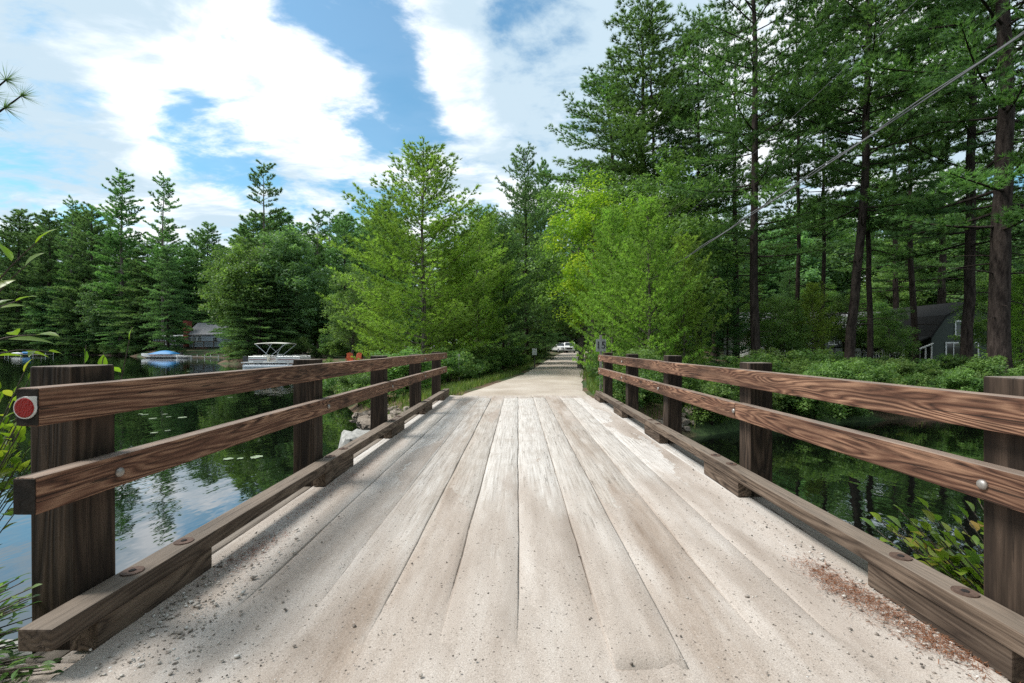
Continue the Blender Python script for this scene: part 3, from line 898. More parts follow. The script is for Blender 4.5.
def pine(seed, H, r0, base, spread, whorl, per, e0, e1, needle, width, k, dens, nmat, bmat, shape=0.8, curl=0.16, lean=0.0, dead=4, twig=.34, gapp=.12, fine=1.0):
    rng = np.random.RandomState(seed)
    tr, cr = Geo(), Geo()
    zs = np.linspace(0, H, 22)
    wx = np.cumsum(rng.normal(0, .035, 22)) * H / 24 + lean * (zs / H) ** 1.2 * H
    wy = np.cumsum(rng.normal(0, .035, 22)) * H / 24
    wx[0] = wy[0] = 0
    rad = r0 * np.clip((1 - zs / H) ** .75, .03, 1); rad[0] *= 1.35; rad[1] *= 1.05
    v, f = tube_np(np.stack([wx, wy, zs], -1), rad, 10); tr.add(v, f)
    zb = base * H
    z = zb
    pos, drs, ton = [], [], []
    def axis(z): return np.array([np.interp(z, zs, wx), np.interp(z, zs, wy), z])
    # dead stubs under the crown
    for i in range(dead):
        zz = rng.uniform(zb * .35, zb) ; a = rng.uniform(0, 6.28); L = rng.uniform(.5, 1.8)
        d = np.array([math.cos(a), math.sin(a), rng.uniform(-.15, .3)])
        o = axis(zz); pts = [o + d * L * s + np.array([0, 0, -.12 * L * s * s]) for s in np.linspace(0, 1, 4)]
        v, f = tube_np(pts, [.03, .024, .016, .006], 4); tr.add(v, f)
    while z < H - .25:
        t = (z - zb) / (H - zb)
        prof = ((1 - t) ** shape) * (.50 + .50 * min(1, t * 3.2 + .15)) + .06
        nb = max(2, int(round(per + rng.uniform(-1, 1))))
        a0 = rng.uniform(0, 6.28)
        for i in range(nb):
            if rng.rand() < gapp and t < .85: continue
            a = a0 + 6.283 * i / nb + rng.normal(0, .25)
            L = spread * prof * rng.uniform(.55, 1.18)
            if L < .2: L = .2
            e = R(e0 + (e1 - e0) * t + rng.normal(0, 7))
            zz = z + rng.uniform(-.5, .5) * whorl
            o = axis(min(max(zz, zb * .9), H))
            h = np.array([math.cos(a), math.sin(a), 0]); sdv = np.array([-math.sin(a), math.cos(a), 0])
            bend = rng.normal(0, .12)
            def bp(s): return o + h * (L * s * math.cos(e)) + sdv * (L * bend * s * s) + np.array([0, 0, L * (s * math.sin(e) + curl * (s * s - .35 * s))])
            S = np.linspace(0, 1, 6)
            br = max(.008, min(r0 * .22, .012 + .014 * L)) * (1 - t * .4)
            v, f = tube_np([bp(s) for s in S], br * np.linspace(1, .22, 6), 4); tr.add(v, f)
            clump = rng.uniform(.1, .9)
            nbl = max(3, int(L * dens))
            start = .22 if L > 1.5 else .1
            for j in range(nbl):
                s = start + (1 - start) * (j + rng.rand()) / nbl
                sg = 1 if j % 2 else -1
                ang = sg * R(rng.uniform(28, 68))
                bl = (twig * L * (1.08 - s) + .22) * rng.uniform(.6, 1.2)
                td = h * math.cos(ang) + sdv * math.sin(ang) + np.array([0, 0, math.sin(e) * .5 + rng.uniform(-.05, .30)])
                td /= np.linalg.norm(td)
                q0 = bp(s)
                nt_ = max(2, int(bl / (.17 / fine)))
                u = (np.arange(nt_) + rng.rand(nt_) * .7) / nt_
                pp = q0 + td * (bl * u)[:, None] + rng.normal(0, .035, (nt_, 3)) + np.array([0, 0, 1]) * (.10 * bl * u * u)[:, None]
                pos.append(pp); drs.append(np.tile(td + np.array([0, 0, .45]), (nt_, 1)))
                ton.append(np.full(nt_, np.clip(clump + rng.normal(0, .16), 0, 1)))
            tipn = 3
            pos.append(np.stack([bp(x) for x in np.linspace(.9, 1.0, tipn)])); drs.append(np.tile(h + np.array([0, 0, .7]), (tipn, 1))); ton.append(np.full(tipn, clump))
        z += whorl * rng.uniform(.75, 1.25) * (1 - .45 * t)
    tp = axis(H)
    pos.append(np.tile(tp, (5, 1)) - np.array([0, 0, 1]) * np.linspace(0, .8, 5)[:, None]); drs.append(np.tile(np.array([0, 0, 1.0]), (5, 1))); ton.append(np.full(5, .6))
    pos, drs, ton = np.concatenate(pos), np.concatenate(drs), np.concatenate(ton)
    drs = drs / (np.linalg.norm(drs, axis=1, keepdims=True) + 1e-9)
    v, f, t = blades(pos, drs, k, needle, width, .42, rng, ton)
    cr.add(v, f, t)
    return dict(trunk=tr.mesh('trunk', bmat, True), crown=cr.mesh('crown', nmat), H=H, tris=len(f))

def leaves(cen, nper, rc, flat, size, rng, tone):
    n = len(cen) * nper
    c = np.repeat(cen, nper, 0); r = np.repeat(np.asarray(rc), nper)[:, None]
    g = rng.normal(0, 1, (n, 3)); g /= np.linalg.norm(g, axis=1, keepdims=True)
    g *= rng.uniform(.15, 1, (n, 1)) ** .5
    p = c + g * r * np.array([1, 1, flat])
    nm = np.array([0, 0, 1.0]) + rng.normal(0, .62, (n, 3)) + g * .35
    nm /= np.linalg.norm(nm, axis=1, keepdims=True)
    d = np.cross(nm, rng.normal(0, 1, (n, 3))); d /= np.linalg.norm(d, axis=1, keepdims=True) + 1e-9
    w = np.cross(nm, d)
    s = size * rng.uniform(.6, 1.25, (n, 1))
    v = np.stack([p - d * s * .5, p + w * s * .30 + nm * s * .07, p + d * s * .55 - nm * s * .06, p - w * s * .30 + nm * s * .07], 1).reshape(-1, 3)
    f = np.arange(len(v)).reshape(-1, 4)
    t = np.repeat(np.clip(np.repeat(tone, nper) + rng.normal(0, .14, n), 0, 1), 4)
    return v, f, t
def broad(seed, H, r0, rx, rz, cz, ncl, nper, rc, size, lmat, bmat, stems=1, bare=0.0):
    rng = np.random.RandomState(seed)
    tr, cr = Geo(), Geo()
    zs = np.linspace(0, min(H * .82, cz + rz * .5), 12)
    roots = []
    for s_ in range(stems):
        a = rng.uniform(0, 6.28); sp = 0 if stems == 1 else rng.uniform(.1, .35) * rx
        wx = np.cumsum(rng.normal(0, .05, 12)) * H / 14 + math.cos(a) * sp * zs / zs[-1]
        wy = np.cumsum(rng.normal(0, .05, 12)) * H / 14 + math.sin(a) * sp * zs / zs[-1]
        wx -= wx[0]; wy -= wy[0]
        rad = r0 * np.clip(1 - .8 * zs / zs[-1], .05, 1); rad[0] *= 1.3
        v, f = tube_np(np.stack([wx, wy, zs], -1), rad, 8); tr.add(v, f)
        roots.append((wx, wy))
    cen = []
    while len(cen) < ncl:
        d = rng.normal(0, 1, 3); d /= np.linalg.norm(d)
        lump = 1 + .28 * mnoise.noise((d[0] * 2.1 + seed, d[1] * 2.1, d[2] * 2.1)) + .16 * mnoise.noise((d[0] * 5 + seed, d[1] * 5, d[2] * 5))
        r = (rng.uniform(.12, 1) ** .42) * lump
        p = np.array([d[0] * rx * r, d[1] * rx * r, cz + d[2] * rz * r])
        if p[2] < .05 * H: p[2] = rng.uniform(.05, .2) * H
        cen.append(p)
    cen = np.array(cen)
    for i, p in enumerate(cen):
        if i % 2 == 0 or i < 24:
            wx, wy = roots[i % len(roots)]
            z0 = np.clip(p[2] - np.hypot(p[0], p[1]) * rng.uniform(.5, .9), .12 * H if H > 4 else .02, zs[-1])
            o = np.array([np.interp(z0, zs, wx), np.interp(z0, zs, wy), z0])
            m_ = (o + p) / 2 + np.array([0, 0, .08 * np.linalg.norm(p - o)]) + rng.normal(0, .05, 3) * rx * .3
            pts = [o, o * .45 + m_ * .55, m_ * .6 + p * .4, p]
            b = r0 * .28 * (1 - .5 * z0 / H)
            v, f = tube_np(pts, [b, b * .7, b * .4, b * .15], 4); tr.add(v, f)
    tone = np.clip(rng.uniform(.1, .9, ncl), 0, 1)
    v, f, t = leaves(cen, nper, rc * rng.uniform(.65, 1.35, ncl), .6, size, rng, tone)
    cr.add(v, f, t)
    return dict(trunk=tr.mesh('trunk', bmat, True), crown=cr.mesh('crown', lmat), H=H, tris=len(f) * 2)

K = {}
# tall white pines: seen near (right bank) and far (left shore, coarser)
K['pineA'] = pine(11, 26, .23, .24, 5.2, 1.55, 6, -2, 30, .24, .030, 20, 5.6, M['needle'], M['bark'], twig=.40, shape=.48, gapp=.13, dead=10)
K['pineB'] = pine(12, 25, .20, .28, 4.9, 1.50, 6, -4, 32, .24, .030, 20, 5.6, M['needle'], M['bark'], lean=-.05, twig=.40, shape=.48, gapp=.15, dead=10)
K['pineC'] = pine(13, 27, .33, .24, 5.6, 1.60, 6, -2, 28, .24, .030, 20, 5.6, M['needle'], M['bark'], twig=.40, shape=.48, gapp=.10, dead=12)
K['pineT'] = pine(14, 24, .125, .32, 3.8, 1.35, 5, 4, 38, .24, .030, 20, 5.6, M['needle'], M['bark'], gapp=.1, twig=.40, shape=.52, dead=9)
K['farA'] = pine(21, 30, .36, .20, 5.6, 1.5, 6, 0, 32, .40, .10, 13, 3.6, M['needle_blue'], M['bark_grey'], fine=.8, twig=.36, shape=.55, gapp=.15)
K['farB'] = pine(22, 30, .30, .24, 5.2, 1.6, 5, 4, 30, .40, .10, 13, 3.6, M['needle_blue'], M['bark_grey'], fine=.8, gapp=.25, twig=.34, shape=.55)
K['farC'] = pine(23, 26, .36, .06, 5.8, 1.2, 6, -4, 32, .40, .10, 13, 3.4, M['hemlock'], M['bark'], fine=.75, shape=.52, twig=.40)
K['hem'] = pine(31, 18, .24, .03, 5.0, .75, 7, -8, 26, .32, .085, 11, 3.8, M['hemlock'], M['bark'], shape=.62, curl=-.05, fine=.8, gapp=.05, twig=.42)
K['young'] = pine(41, 12, .12, .08, 5.0, .44, 6, 12, 46, .17, .028, 16, 6.4, M['needle_young'], M['bark_grey'], shape=.78, curl=.22, gapp=.18, dead=3, twig=.40)
K['youngB'] = pine(42, 9, .09, .03, 3.2, .42, 6, 20, 60, .17, .026, 15, 6.6, M['needle_young'], M['bark_grey'], shape=.58, curl=.15, gapp=.05, dead=0, twig=.40)
K['youngC'] = pine(43, 15, .15, .06, 4.4, .70, 6, 4, 42, .20, .034, 14, 5.4, M['hemlock'], M['bark'], shape=.62, gapp=.1, twig=.38)
K['broadF'] = broad(51, 17, .26, 5.0, 6.2, 9.4, 190, 110, 1.25, .34, M['broad'], M['bark_grey'])
K['broadG'] = broad(52, 16, .22, 4.2, 6.4, 9.0, 170, 110, 1.2, .34, M['hemlock'], M['bark_grey'])
K['broadN'] = broad(53, 10, .10, 2.2, 4.0, 5.8, 130, 120, .60, .14, M['lime'], M['bark_grey'], stems=2)
K['broadM'] = broad(54, 10, .12, 2.7, 4.0, 5.6, 150, 120, .70, .16, M['broad'], M['bark_grey'], stems=2)
K['shrA'] = broad(61, 2.0, .03, 1.25, .85, .95, 60, 110, .32, .105, M['shrub'], M['bark'], stems=4)
K['shrB'] = broad(62, 1.6, .025, 1.05, .70, .75, 50, 110, .28, .085, M['shrub'], M['bark'], stems=4)
K['shrC'] = broad(63, 2.4, .03, 1.1, 1.1, 1.15, 60, 110, .34, .115, M['broad'], M['bark'], stems=5)

NT = [0]
prng = random.Random(77)
def plant(kind, x, y, label, cat='tree', group=None, top_px=None, scale=None, sxy=None, rz=None, name=None, z=None):
    k = K[kind]
    zg = gz(x, y) - 0.04 if z is None else z
    if top_px is not None:
        scale = (CH + (VY - top_px) / F * y - zg) / k['H']
    if scale is None: scale = 1.0
    if name is None:
        name = {'pi': 'pine_tree', 'fa': 'pine_tree', 'he': 'hemlock_tree', 'yo': 'young_pine', 'br': 'broadleaf_tree', 'sh': 'shrub'}[kind[:2]]
    o = empty(name, (x, y, zg), label, cat, group, prng.uniform(0, 6.28) if rz is None else rz)
    w = scale * (sxy if sxy else 1.0)
    o.scale = (w, w, scale)
    link('trunk' if kind[:2] != 'sh' else 'stems', k['trunk'], o)
    link('crown' if kind[:2] != 'sh' else 'foliage', k['crown'], o)
    NT[0] += 1
    return o
def px_x(px, y): return (px - VX) / F * y
def far_shore(px):
    last = 60.0
    for y_ in np.arange(60, 170, .5):
        if shore_dist(px_x(px, y_), y_) < 0: last = y_
    return last

# ---- right bank pines, each by its trunk in the photograph
for kind, px, y, sc, lab, s in (
        ('pineC', 999, 17.0, 1.02, 'biggest thick-trunked pine at the right edge, beside the dark gambrel house', 1.0),
        ('pineA', 969, 20.0, 1.0, 'tall straight pine just left of the thickest trunk, over the gambrel house windows', .95),
        ('pineB', 850, 21.0, 1.05, 'leaning pine whose trunk tilts left as it rises, between the cottages', 1.0),
        ('pineT', 868, 22.5, 1.08, 'slim straight pine standing right beside the leaning trunk', 1.0),
        ('pineA', 757, 22.0, 1.0, 'dark straight pine with bare lower trunk behind the second right railing post', .95),
        ('pineT', 797, 25.0, 1.0, 'slender pine trunk in front of the pale cottage, left of the thin pair', 1.0),
        ('pineT', 822, 28.0, 1.05, 'thin pine between the slender trunk and the leaning one', 1.0),
        ('pineB', 915, 30.0, 1.0, 'pine rising behind the dark gambrel roof', 1.0),
        ('pineA', 700, 29.0, 0.86, 'shaggy pine left of the dark straight pine, over the bright young pines', 1.0)):
    plant(kind, px_x(px, y), y, lab, scale=sc, sxy=s)
for kind, px, y, top, lab in (
        ('pineA', 640, 31, 8, 'tallest pine of the trio above the bend, with a ragged crown against the sky'),
        ('pineT', 652, 30, 20, 'thin-stemmed middle pine of the trio rising over the lime-green sapling'),
        ('pineB', 628, 33, 62, 'shorter left pine of the trio leaning towards the road')):
    plant(kind, px_x(px, y), y, lab, top_px=top, group='pine trio right of the road', sxy=1.5)
# ---- beside the road and around the young pines on the right
plant('youngB', px_x(648, 15.8), 15.8, 'bright green soft young pine directly behind the far end of the right railing', top_px=205, sxy=1.0)
plant('youngB', px_x(612, 17.5), 17.5, 'slim young pine leaning over the road edge, left of the bushier one', top_px=215, sxy=.9)
plant('youngB', px_x(683, 17.2), 17.2, 'young pine half hidden on the right of the bushy bright one', top_px=240, sxy=.95)
plant('broadN', px_x(594, 20.5), 20.5, 'lime yellow leafy sapling above the bend of the road', top_px=172, sxy=1.0)
plant('broadM', px_x(580, 27), 27, 'mid green leafy tree overhanging the road behind the lime sapling', top_px=165, sxy=1.0)
plant('broadM', px_x(668, 24), 24, 'leafy tree behind the bright young pines', top_px=150)
plant('youngC', px_x(610, 40), 40, 'dark conifer further along the right side of the road', top_px=160)
# ---- left of the road
plant('young', px_x(424, 22), 22, 'large airy light green pine standing alone left of the road', top_px=150, sxy=1.22, rz=0.6)
plant('youngC', px_x(527, 34), 34, 'dark pointed conifer just left of the road bend', top_px=152, sxy=1.0)
plant('young', px_x(478, 27), 27, 'lighter pine between the large airy pine and the pointed conifer', top_px=208, sxy=1.0)
plant('youngC', px_x(503, 27), 27, 'green conifer close to the road on the left with a bare lower stem', top_px=222, sxy=.9)
plant('youngB', px_x(455, 24), 24, 'small bushy pine at the foot of the large airy pine', top_px=258, sxy=.95)
plant('broadM', px_x(510, 45), 45, 'leafy tree behind the pointed conifer', top_px=205)
plant('youngC', px_x(528, 50), 50, 'conifer hanging over the road in front of the parked cars', top_px=185)
plant('farC', px_x(545, 66), 66, 'tall dark conifer closing the view above the cars', top_px=165, sxy=.6)
plant('hem', px_x(492, 60), 60, 'broad dark hemlock deep behind the left roadside trees', top_px=215)
plant('youngB', px_x(382, 26), 26, 'low spreading pine on the point left of the airy pine', top_px=290, sxy=1.3)
plant('broadM', px_x(352, 44), 44, 'dark leafy tree by the orange chairs on the point', top_px=262)
# ---- left shore, individually recognisable
for kind, px, y, top, lab, s in (
        ('farA', 122, 104, 174, 'tall pine with plumed crown and bare grey trunk left of the lakeside cottage', 1.0),
        ('farB', 163, 112, 177, 'thin open-topped pine behind the lakeside cottage', .9),
        ('farB', 264, 84, 165, 'pine with open layered top rising above the rounded leafy trees', 1.0),
        ('hem', 168, 101.5, 246, 'soft grey-green conical hemlock in front of the lakeside cottage', .85),
        ('broadF', 248, 64, 232, 'rounded leafy tree right of the lakeside cottage, reaching the water', 1.0),
        ('broadG', 292, 66, 226, 'rounded leafy tree with pale bare stem behind the pontoon boat', 1.0),
        ('farC', 207, 125, 225, 'dark pine standing behind the cottage roof', 1.0),
        ('farB', 72, 125, 200, 'thin spiky topped pine far left on the skyline', .8),
        ('farC', 50, 112, 214, 'dense wide pine far left by the swimming dock', 1.05),
        ('farC', 92, 108, 208, 'broad dark green pine beside the plumed pine', 1.1),
        ('farC', 18, 106, 212, 'dense pine at the far left edge of the shore', 1.1),
        ('farA', 318, 78, 212, 'dark pine to the right of the rounded leafy trees', .9),
        ('farC', 345, 72, 218, 'dark broad pine behind the point with the orange chairs', 1.0),
        ('farC', 385, 80, 205, 'dark pine backing the airy light green pine', 1.0)):
    y = max(y, far_shore(px) + 2.5) if px < 230 else y
    plant(kind, px_x(px, y), y, lab, top_px=top, sxy=s)
for i, px in enumerate(range(128, 236, 11)):
    y = far_shore(px) + 24 + (i % 3) * 4
    plant('hem', px_x(px, y), y, 'dark hemlock in the row behind the lakeside cottage', top_px=258 + (i * 37) % 23, sxy=1.5, group='hemlocks behind the lakeside cottage')
for i, px in enumerate((538, 548, 556, 564, 572, 580, 590, 601)):
    y = 116 + (i % 3) * 5
    plant('hem', px_x(px, y), y, 'dark hemlock closing off the end of the road behind the parked vehicles', top_px=285 + (i * 13) % 20, sxy=1.5, group='hemlocks at the road end')
for i, (x, y) in enumerate(((-7, -11), (-3.6, -14), (4.5, -12), (7, -7), (10, -3.5), (0, -22), (-12, -14), (12, -13), (5, -20), (-6, -20))):  # unseen trees, added to darken the timber faces turned to the camera
    plant(('hem', 'broadF', 'youngC')[i % 3], x, y, 'unseen tree of the near bank wood behind the viewpoint, added to shade the bridge', scale=prng.uniform(.8, 1.1), group='unseen trees behind the viewpoint, added for shade')
for kind, px, y, sc, lab in (
        ('pineA', 735, 34, 1.0, 'pine in the second row behind the dark straight pine'), 
        ('pineA', 895, 40, 1.05, 'pine behind the gap right of the leaning trunk'),
        ('pineC', 940, 41, 1.0, 'pine directly behind the gambrel house ridge'), 
        ('pineA', 1040, 22, 1.0, 'pine just outside the right edge whose boughs hang into view'), ('pineC', 715, 44, .9, 'ragged pine far behind the bright young pines')):
    plant(kind, px_x(px, y), y, lab, scale=sc, sxy=1.05)
for kind, px, y, top in (('broadM', 738, 38, 272), ('broadM', 768, 37, 290), ('youngC', 790, 40, 268), ('broadM', 815, 38, 280), ('broadM', 845, 36, 288), ('broadM', 872, 35, 296), ('broadM', 1000, 27, 262), ('broadM', 1030, 24, 280)):
    plant(kind, px_x(px, y), y, 'small leafy tree screening the houses on the right bank', top_px=top, group='small trees screening the houses', sxy=1.15)
for kind, px, y, top, lab in (('youngC', 728, 24.5, 262, 'small bright conifer left of the dark straight pine trunk'), ('broadM', 782, 23.5, 292, 'leafy understorey tree between the straight pine and the slender one'),
        ('youngB', 812, 24, 286, 'soft young pine between the slender trunk and the thin one'), ('broadM', 893, 25, 302, 'leafy understorey tree just left of the gambrel roof'), ('youngB', 1022, 20, 278, 'young pine at the right edge beside the thickest trunk')):
    plant(kind, px_x(px, y), y, lab, top_px=top, sxy=1.0)
# ---- woods behind, trees nothing tells apart
for i in range(34):
    px = -90 + i * 15 + prng.uniform(-6, 6)
    y = far_shore(px) + prng.uniform(10, 40) if px < 225 else prng.uniform(82, 120)
    top = prng.uniform(212, 245)
    if 185 < px < 240: top += 12
    plant(prng.choice(['farC', 'farC', 'hem', 'farA', 'farB']), px_x(px, y), y, 'dark conifer in the solid wood behind the far left shore', top_px=top, sxy=prng.uniform(1.0, 1.25), group='woods behind the left shore')
for i in range(26):
    px = -120 + i * 13 + prng.uniform(-5, 5)
    if 140 < px < 226: continue
    y = far_shore(px) + prng.uniform(2.5, 6) if px < 225 else prng.uniform(64, 76)
    plant(prng.choice(['hem', 'broadG', 'hem']), px_x(px, y), y, 'lower dark tree in the front edge of the left shore wood', top_px=prng.uniform(262, 300), sxy=prng.uniform(1.1, 1.5), group='front trees of the left shore wood')
for i in range(22):
    px = 340 + i * 20 + prng.uniform(-8, 8)
    y = prng.uniform(100, 135)
    if abs(px_x(px, y) - float(road_x(y))) < 6: px += 45
    plant(prng.choice(['farC', 'hem', 'farC']), px_x(px, y), y, 'dark conifer deep in the woods beyond the road end', top_px=prng.uniform(205, 250), sxy=1.2, group='woods beyond the road end')
for i in range(44):
    px = 600 + i * 13 + prng.uniform(-9, 9)
    y = prng.uniform(34, 78)
    x = px_x(px, y)
    if 20 < x < 42 and 28 < y < 56: y += 24; x = px_x(px, y)
    if x - float(road_x(y)) < 4.5: continue
    if i % 3 == 0: k_, tp = 'hem', prng.uniform(215, 275)
    elif i % 9 == 1: k_, tp = prng.choice(['pineA', 'pineC', 'pineB']), None
    else: k_, tp = prng.choice(['broadG', 'broadF', 'farC']), prng.uniform(190, 265)
    if tp is None:
        plant(k_, x, y, 'tree in the shaded wood behind the right bank houses', scale=prng.uniform(.85, 1.05), group='woods behind the right bank')
    else:
        plant(k_, x, y, 'tree in the shaded wood behind the right bank houses', top_px=tp, group='woods behind the right bank')

for i in range(60):
    px = 230 + i * 15 + prng.uniform(-8, 8)
    y = prng.uniform(58, 100)
    x = px_x(px, y)
    if shore_dist(x, y) < 2 or abs(x - float(road_x(y))) < 5: continue
    plant(prng.choice(['hem', 'hem', 'broadG', 'youngC']), x, y, 'low understory tree in the depth of the wood', top_px=prng.uniform(272, 312), sxy=prng.uniform(1.3, 1.8), group='understory of the wood')
# ---- shrubs
def shrub_row(pts, label, group, kinds=('shrA', 'shrB', 'shrC'), s0=.8, s1=1.3):
    for (x, y) in pts:
        plant(prng.choice(kinds), x, y, label, 'shrub', group, scale=prng.uniform(s0, s1), sxy=prng.uniform(.9, 1.25))
pts = []
for i in range(40):
    x = 5.2 + i * .62
    sy = np.interp(x, [2.9, 6, 12, 20, 40], [10.4, 12, 14, 15.2, 15.6])
    pts.append((x + prng.uniform(-.4, .4), sy + prng.uniform(.1, .9)))
shrub_row(pts, 'leafy shrub overhanging the dark water on the right bank', 'shrubs along the right waterline', s0=.38, s1=.85)
pts = [(5.5 + i * .72 + prng.uniform(-.5, .5), 15.3 + prng.uniform(-.2, 2.4) + .08 * i) for i in range(34)]
shrub_row(pts, 'leafy shrub in the second row below the right bank pines', 'shrubs below the right bank pines', s0=.32, s1=.68)
pts = [(5.5 + i * .62 + prng.uniform(-.4, .4), prng.uniform(17.5, 22.5)) for i in range(24)]
shrub_row(pts, 'loose shrub among the trunks of the right bank pines', 'shrubs among the right bank trunks', s0=.45, s1=.85)
pts = [(2.7, 11.3), (3.4, 12.0), (4.4, 12.6), (3.6, 13.4), (3.9, 15), (3.5, 17), (3.9, 19), (4.3, 21), (5.0, 24), (5.3, 27), (3.3, 14.4)]
shrub_row(pts, 'low shrub lining the right road edge past the bridge', 'shrubs on the right road edge', s0=.5, s1=.85)
pts = [(-3.6, 14.5), (-2.6, 17), (-2.0, 19.5), (-1.6, 22), (-1.0, 24.5), (-.3, 27), (.2, 30), (-3.2, 19.5), (-2.6, 22.5), (-1.8, 26), (-.8, 30), (1.0, 35), (1.4, 40), (2.2, 46), (-3.9, 17), (-5.2, 19.5)]
shrub_row(pts, 'rounded shrub along the left road edge', 'shrubs on the left road edge', s0=.6, s1=1.0)
pts = [(-5.6, 15.8), (-6.4, 17.2), (-7.0, 18.4), (-7.9, 20.3), (-8.8, 21.8), (-9.6, 23.6), (-10.6, 25.6), (-6.8, 20.5), (-8.2, 23.5), (-4.6, 14.2), (-11.8, 28)]
shrub_row(pts, 'green shrub on the left shore beside the bridge', 'shrubs on the left shore', s0=.45, s1=.75)
pts = [(px_x(q_, far_shore(q_) + 1.2), far_shore(q_) + 1.2) for q_ in range(-20, 140, 6)] + [(-40 + i * 2.4, 63 - i * .35 + prng.uniform(0, 1.5)) for i in range(9)]
shrub_row(pts, 'dark shrub at the waterline of the far left shore', 'shrubs on the far shore', s0=.9, s1=1.7)
# ------------------------------------------------------------------ houses
def gable_house(o, x0, x1, y0, y1, zf, ze, zr, axis, wall, roof, over=0.35):
    """plain gabled body; ridge along axis"""
    w = MB()
    if axis == 'x':
        ym = (y0 + y1) / 2
        w.prism([(y0, zf), (y1, zf), (y1, ze), (ym, zr), (y0, ze)], 'x', x0, x1)
        r = MB()
        sl = (zr - ze) / (ym - y0)
        for s, ya in ((-1, y0), (1, y1)):
            yo = ya + s * over
            zo = ze - sl * over
            r.prism([(ym, zr + .02), (yo, zo + .02), (yo, zo + .16), (ym, zr + .18)], 'x', x0 - over, x1 + over)
    else:
        xm = (x0 + x1) / 2
        w.prism([(x0, zf), (x1, zf), (x1, ze), (xm, zr), (x0, ze)], 'y', y0, y1)
        r = MB()
        sl = (zr - ze) / (xm - x0)
        for s, xa in ((-1, x0), (1, x1)):
            xo = xa + s * over
            zo = ze - sl * over
            r.prism([(xm, zr + .02), (xo, zo + .02), (xo, zo + .16), (xm, zr + .18)], 'y', y0 - over, y1 + over)
    w.build('wall', wall, o)
    return r.build('roof', roof, o)
def window(o, x, z, w, h, y, mull=1, name='window'):
    """a window in a wall facing -Y at local y"""
    t = 0.09
    f = MB().box(x - w / 2 - t, x + w / 2 + t, y - .05, y + .03, z - t, z).box(x - w / 2 - t, x + w / 2 + t, y - .05, y + .03, z + h, z + h + t)
    f.box(x - w / 2 - t, x - w / 2, y - .05, y + .03, z + .002, z + h - .002).box(x + w / 2, x + w / 2 + t, y - .05, y + .03, z + .002, z + h - .002)
    for i in range(1, mull + 1):
        xx_ = x - w / 2 + w * i / (mull + 1)
        f.box(xx_ - .03, xx_ + .03, y - .04, y + .02, z + .002, z + h - .002)
    fr = f.build(name, M['white'], o)
    MB().box(x - w / 2 + .002, x + w / 2 - .002, y - .015, y - .005, z + .002, z + h - .002).build('pane', M['glass'], fr)
    return fr

# dark gambrel house on the right bank
HX, HY = 29.4, 32.0
hz = gz(31, 33)
h = empty('gambrel_house', (HX, HY, hz), 'dark grey-green gambrel-roofed house with white window frames and a porch on its left side', 'house')
e, b_, r_ = 1.95 - hz, 3.35 - hz, 4.35 - hz
prof = [(0, 0), (5.4, 0), (5.4, e), (4.65, b_), (2.7, r_), (0.75, b_), (0, e)]
MB().prism(prof, 'y', 0, 6.6).build('wall', M['sagesiding'], h)
rf = MB()
for pts_ in ([(2.7, r_), (0.75, b_), (0.72, b_ + .14), (2.7, r_ + .16)], [(0.74, b_ - .01), (-0.30, e - .12), (-0.42, e - .02), (0.70, b_ + .13)],
             [(2.7, r_), (4.65, b_), (4.68, b_ + .14), (2.7, r_ + .16)], [(4.66, b_ - .01), (5.70, e - .12), (5.82, e - .02), (4.70, b_ + .13)]):
    rf.prism([(p[0], p[1] + .02) for p in pts_], 'y', -0.35, 6.95)
rf.build('roof', M['darkroof'], h)
MB().prism([(-0.44, e - .06), (-2.3, e - .80), (-2.3, e - .70), (-0.44, e + .05)], 'y', -0.3, 6.9).build('porch_roof', M['darkroof'], h)
for yy_ in (-0.2, 1.6, 3.4, 5.2, 6.8):
    MB().box(-2.2, -2.1, yy_, yy_ + .1, -.1, e - .78).build('porch_post', M['white'], h)
pr = MB()
for i in range(28):
    pr.box(-2.18, -2.13, -.05 + i * .25, i * .25, .32, .95)
pr.box(-2.20, -2.11, -.15, 6.8, .952, 1.03).box(-2.20, -2.11, -.15, 6.8, .24, .318)
pr.build('porch_railing', M['white'], h)
st = MB()
for i in range(4):
    st.box(-1.9 + i * .42, -1.84 + i * .42, -.7, -.64, .0, 1.0 + i * .17)
st.prism([(-1.95, 1.0), (-.50, 1.60), (-.50, 1.68), (-1.95, 1.08)], 'y', -.72, -.63)
st.build('stair_railing', M['white'], h)
window(h, 2.35, b_ - 1.25, 1.25, .95, 0, 1)
window(h, 1.55, .55, 1.0, 1.1, 0, 1); window(h, 2.75, .55, 1.0, 1.1, 0, 1)
MB().box(4.1, 4.9, -.04, .0, .1, 2.0 - .1).build('door', M['white'], h)
# pale grey cottage behind
hz = gz(32, 48)
h = empty('cottage', (24.0, 46.0, hz), 'pale grey cottage with white windows partly hidden behind the pine trunks', 'house')
gable_house(h, 0, 15.5, 0, 6.5, -.3, 2.9 - hz, 4.9 - hz, 'x', M['greysiding'], M['greyroof'])
for x in (1.6, 4.2, 8.3, 10.4, 13.2): window(h, x, 1.25, 1.0, 1.1, 0, 1)
MB().box(5.6, 6.5, -.05, .0, .05, 2.1).build('door', M['white'], h)
wg = MB().prism([(-.2 - 1.6, 0), (1.9, 0), (1.9, 2.4), (.05, 3.2), (-1.8, 2.4)], 'y', -2.6, -.42)
wg.build('entry_wing', M['white'], h)
rw = MB()
rw.prism([(.05, 3.22), (-2.2, 2.25), (-2.2, 2.37), (.05, 3.34)], 'y', -2.9, -.36); rw.prism([(.05, 3.22), (2.3, 2.25), (2.3, 2.37), (.05, 3.34)], 'y', -2.9, -.36)
rw.build('wing_roof', M['greyroof'], h)
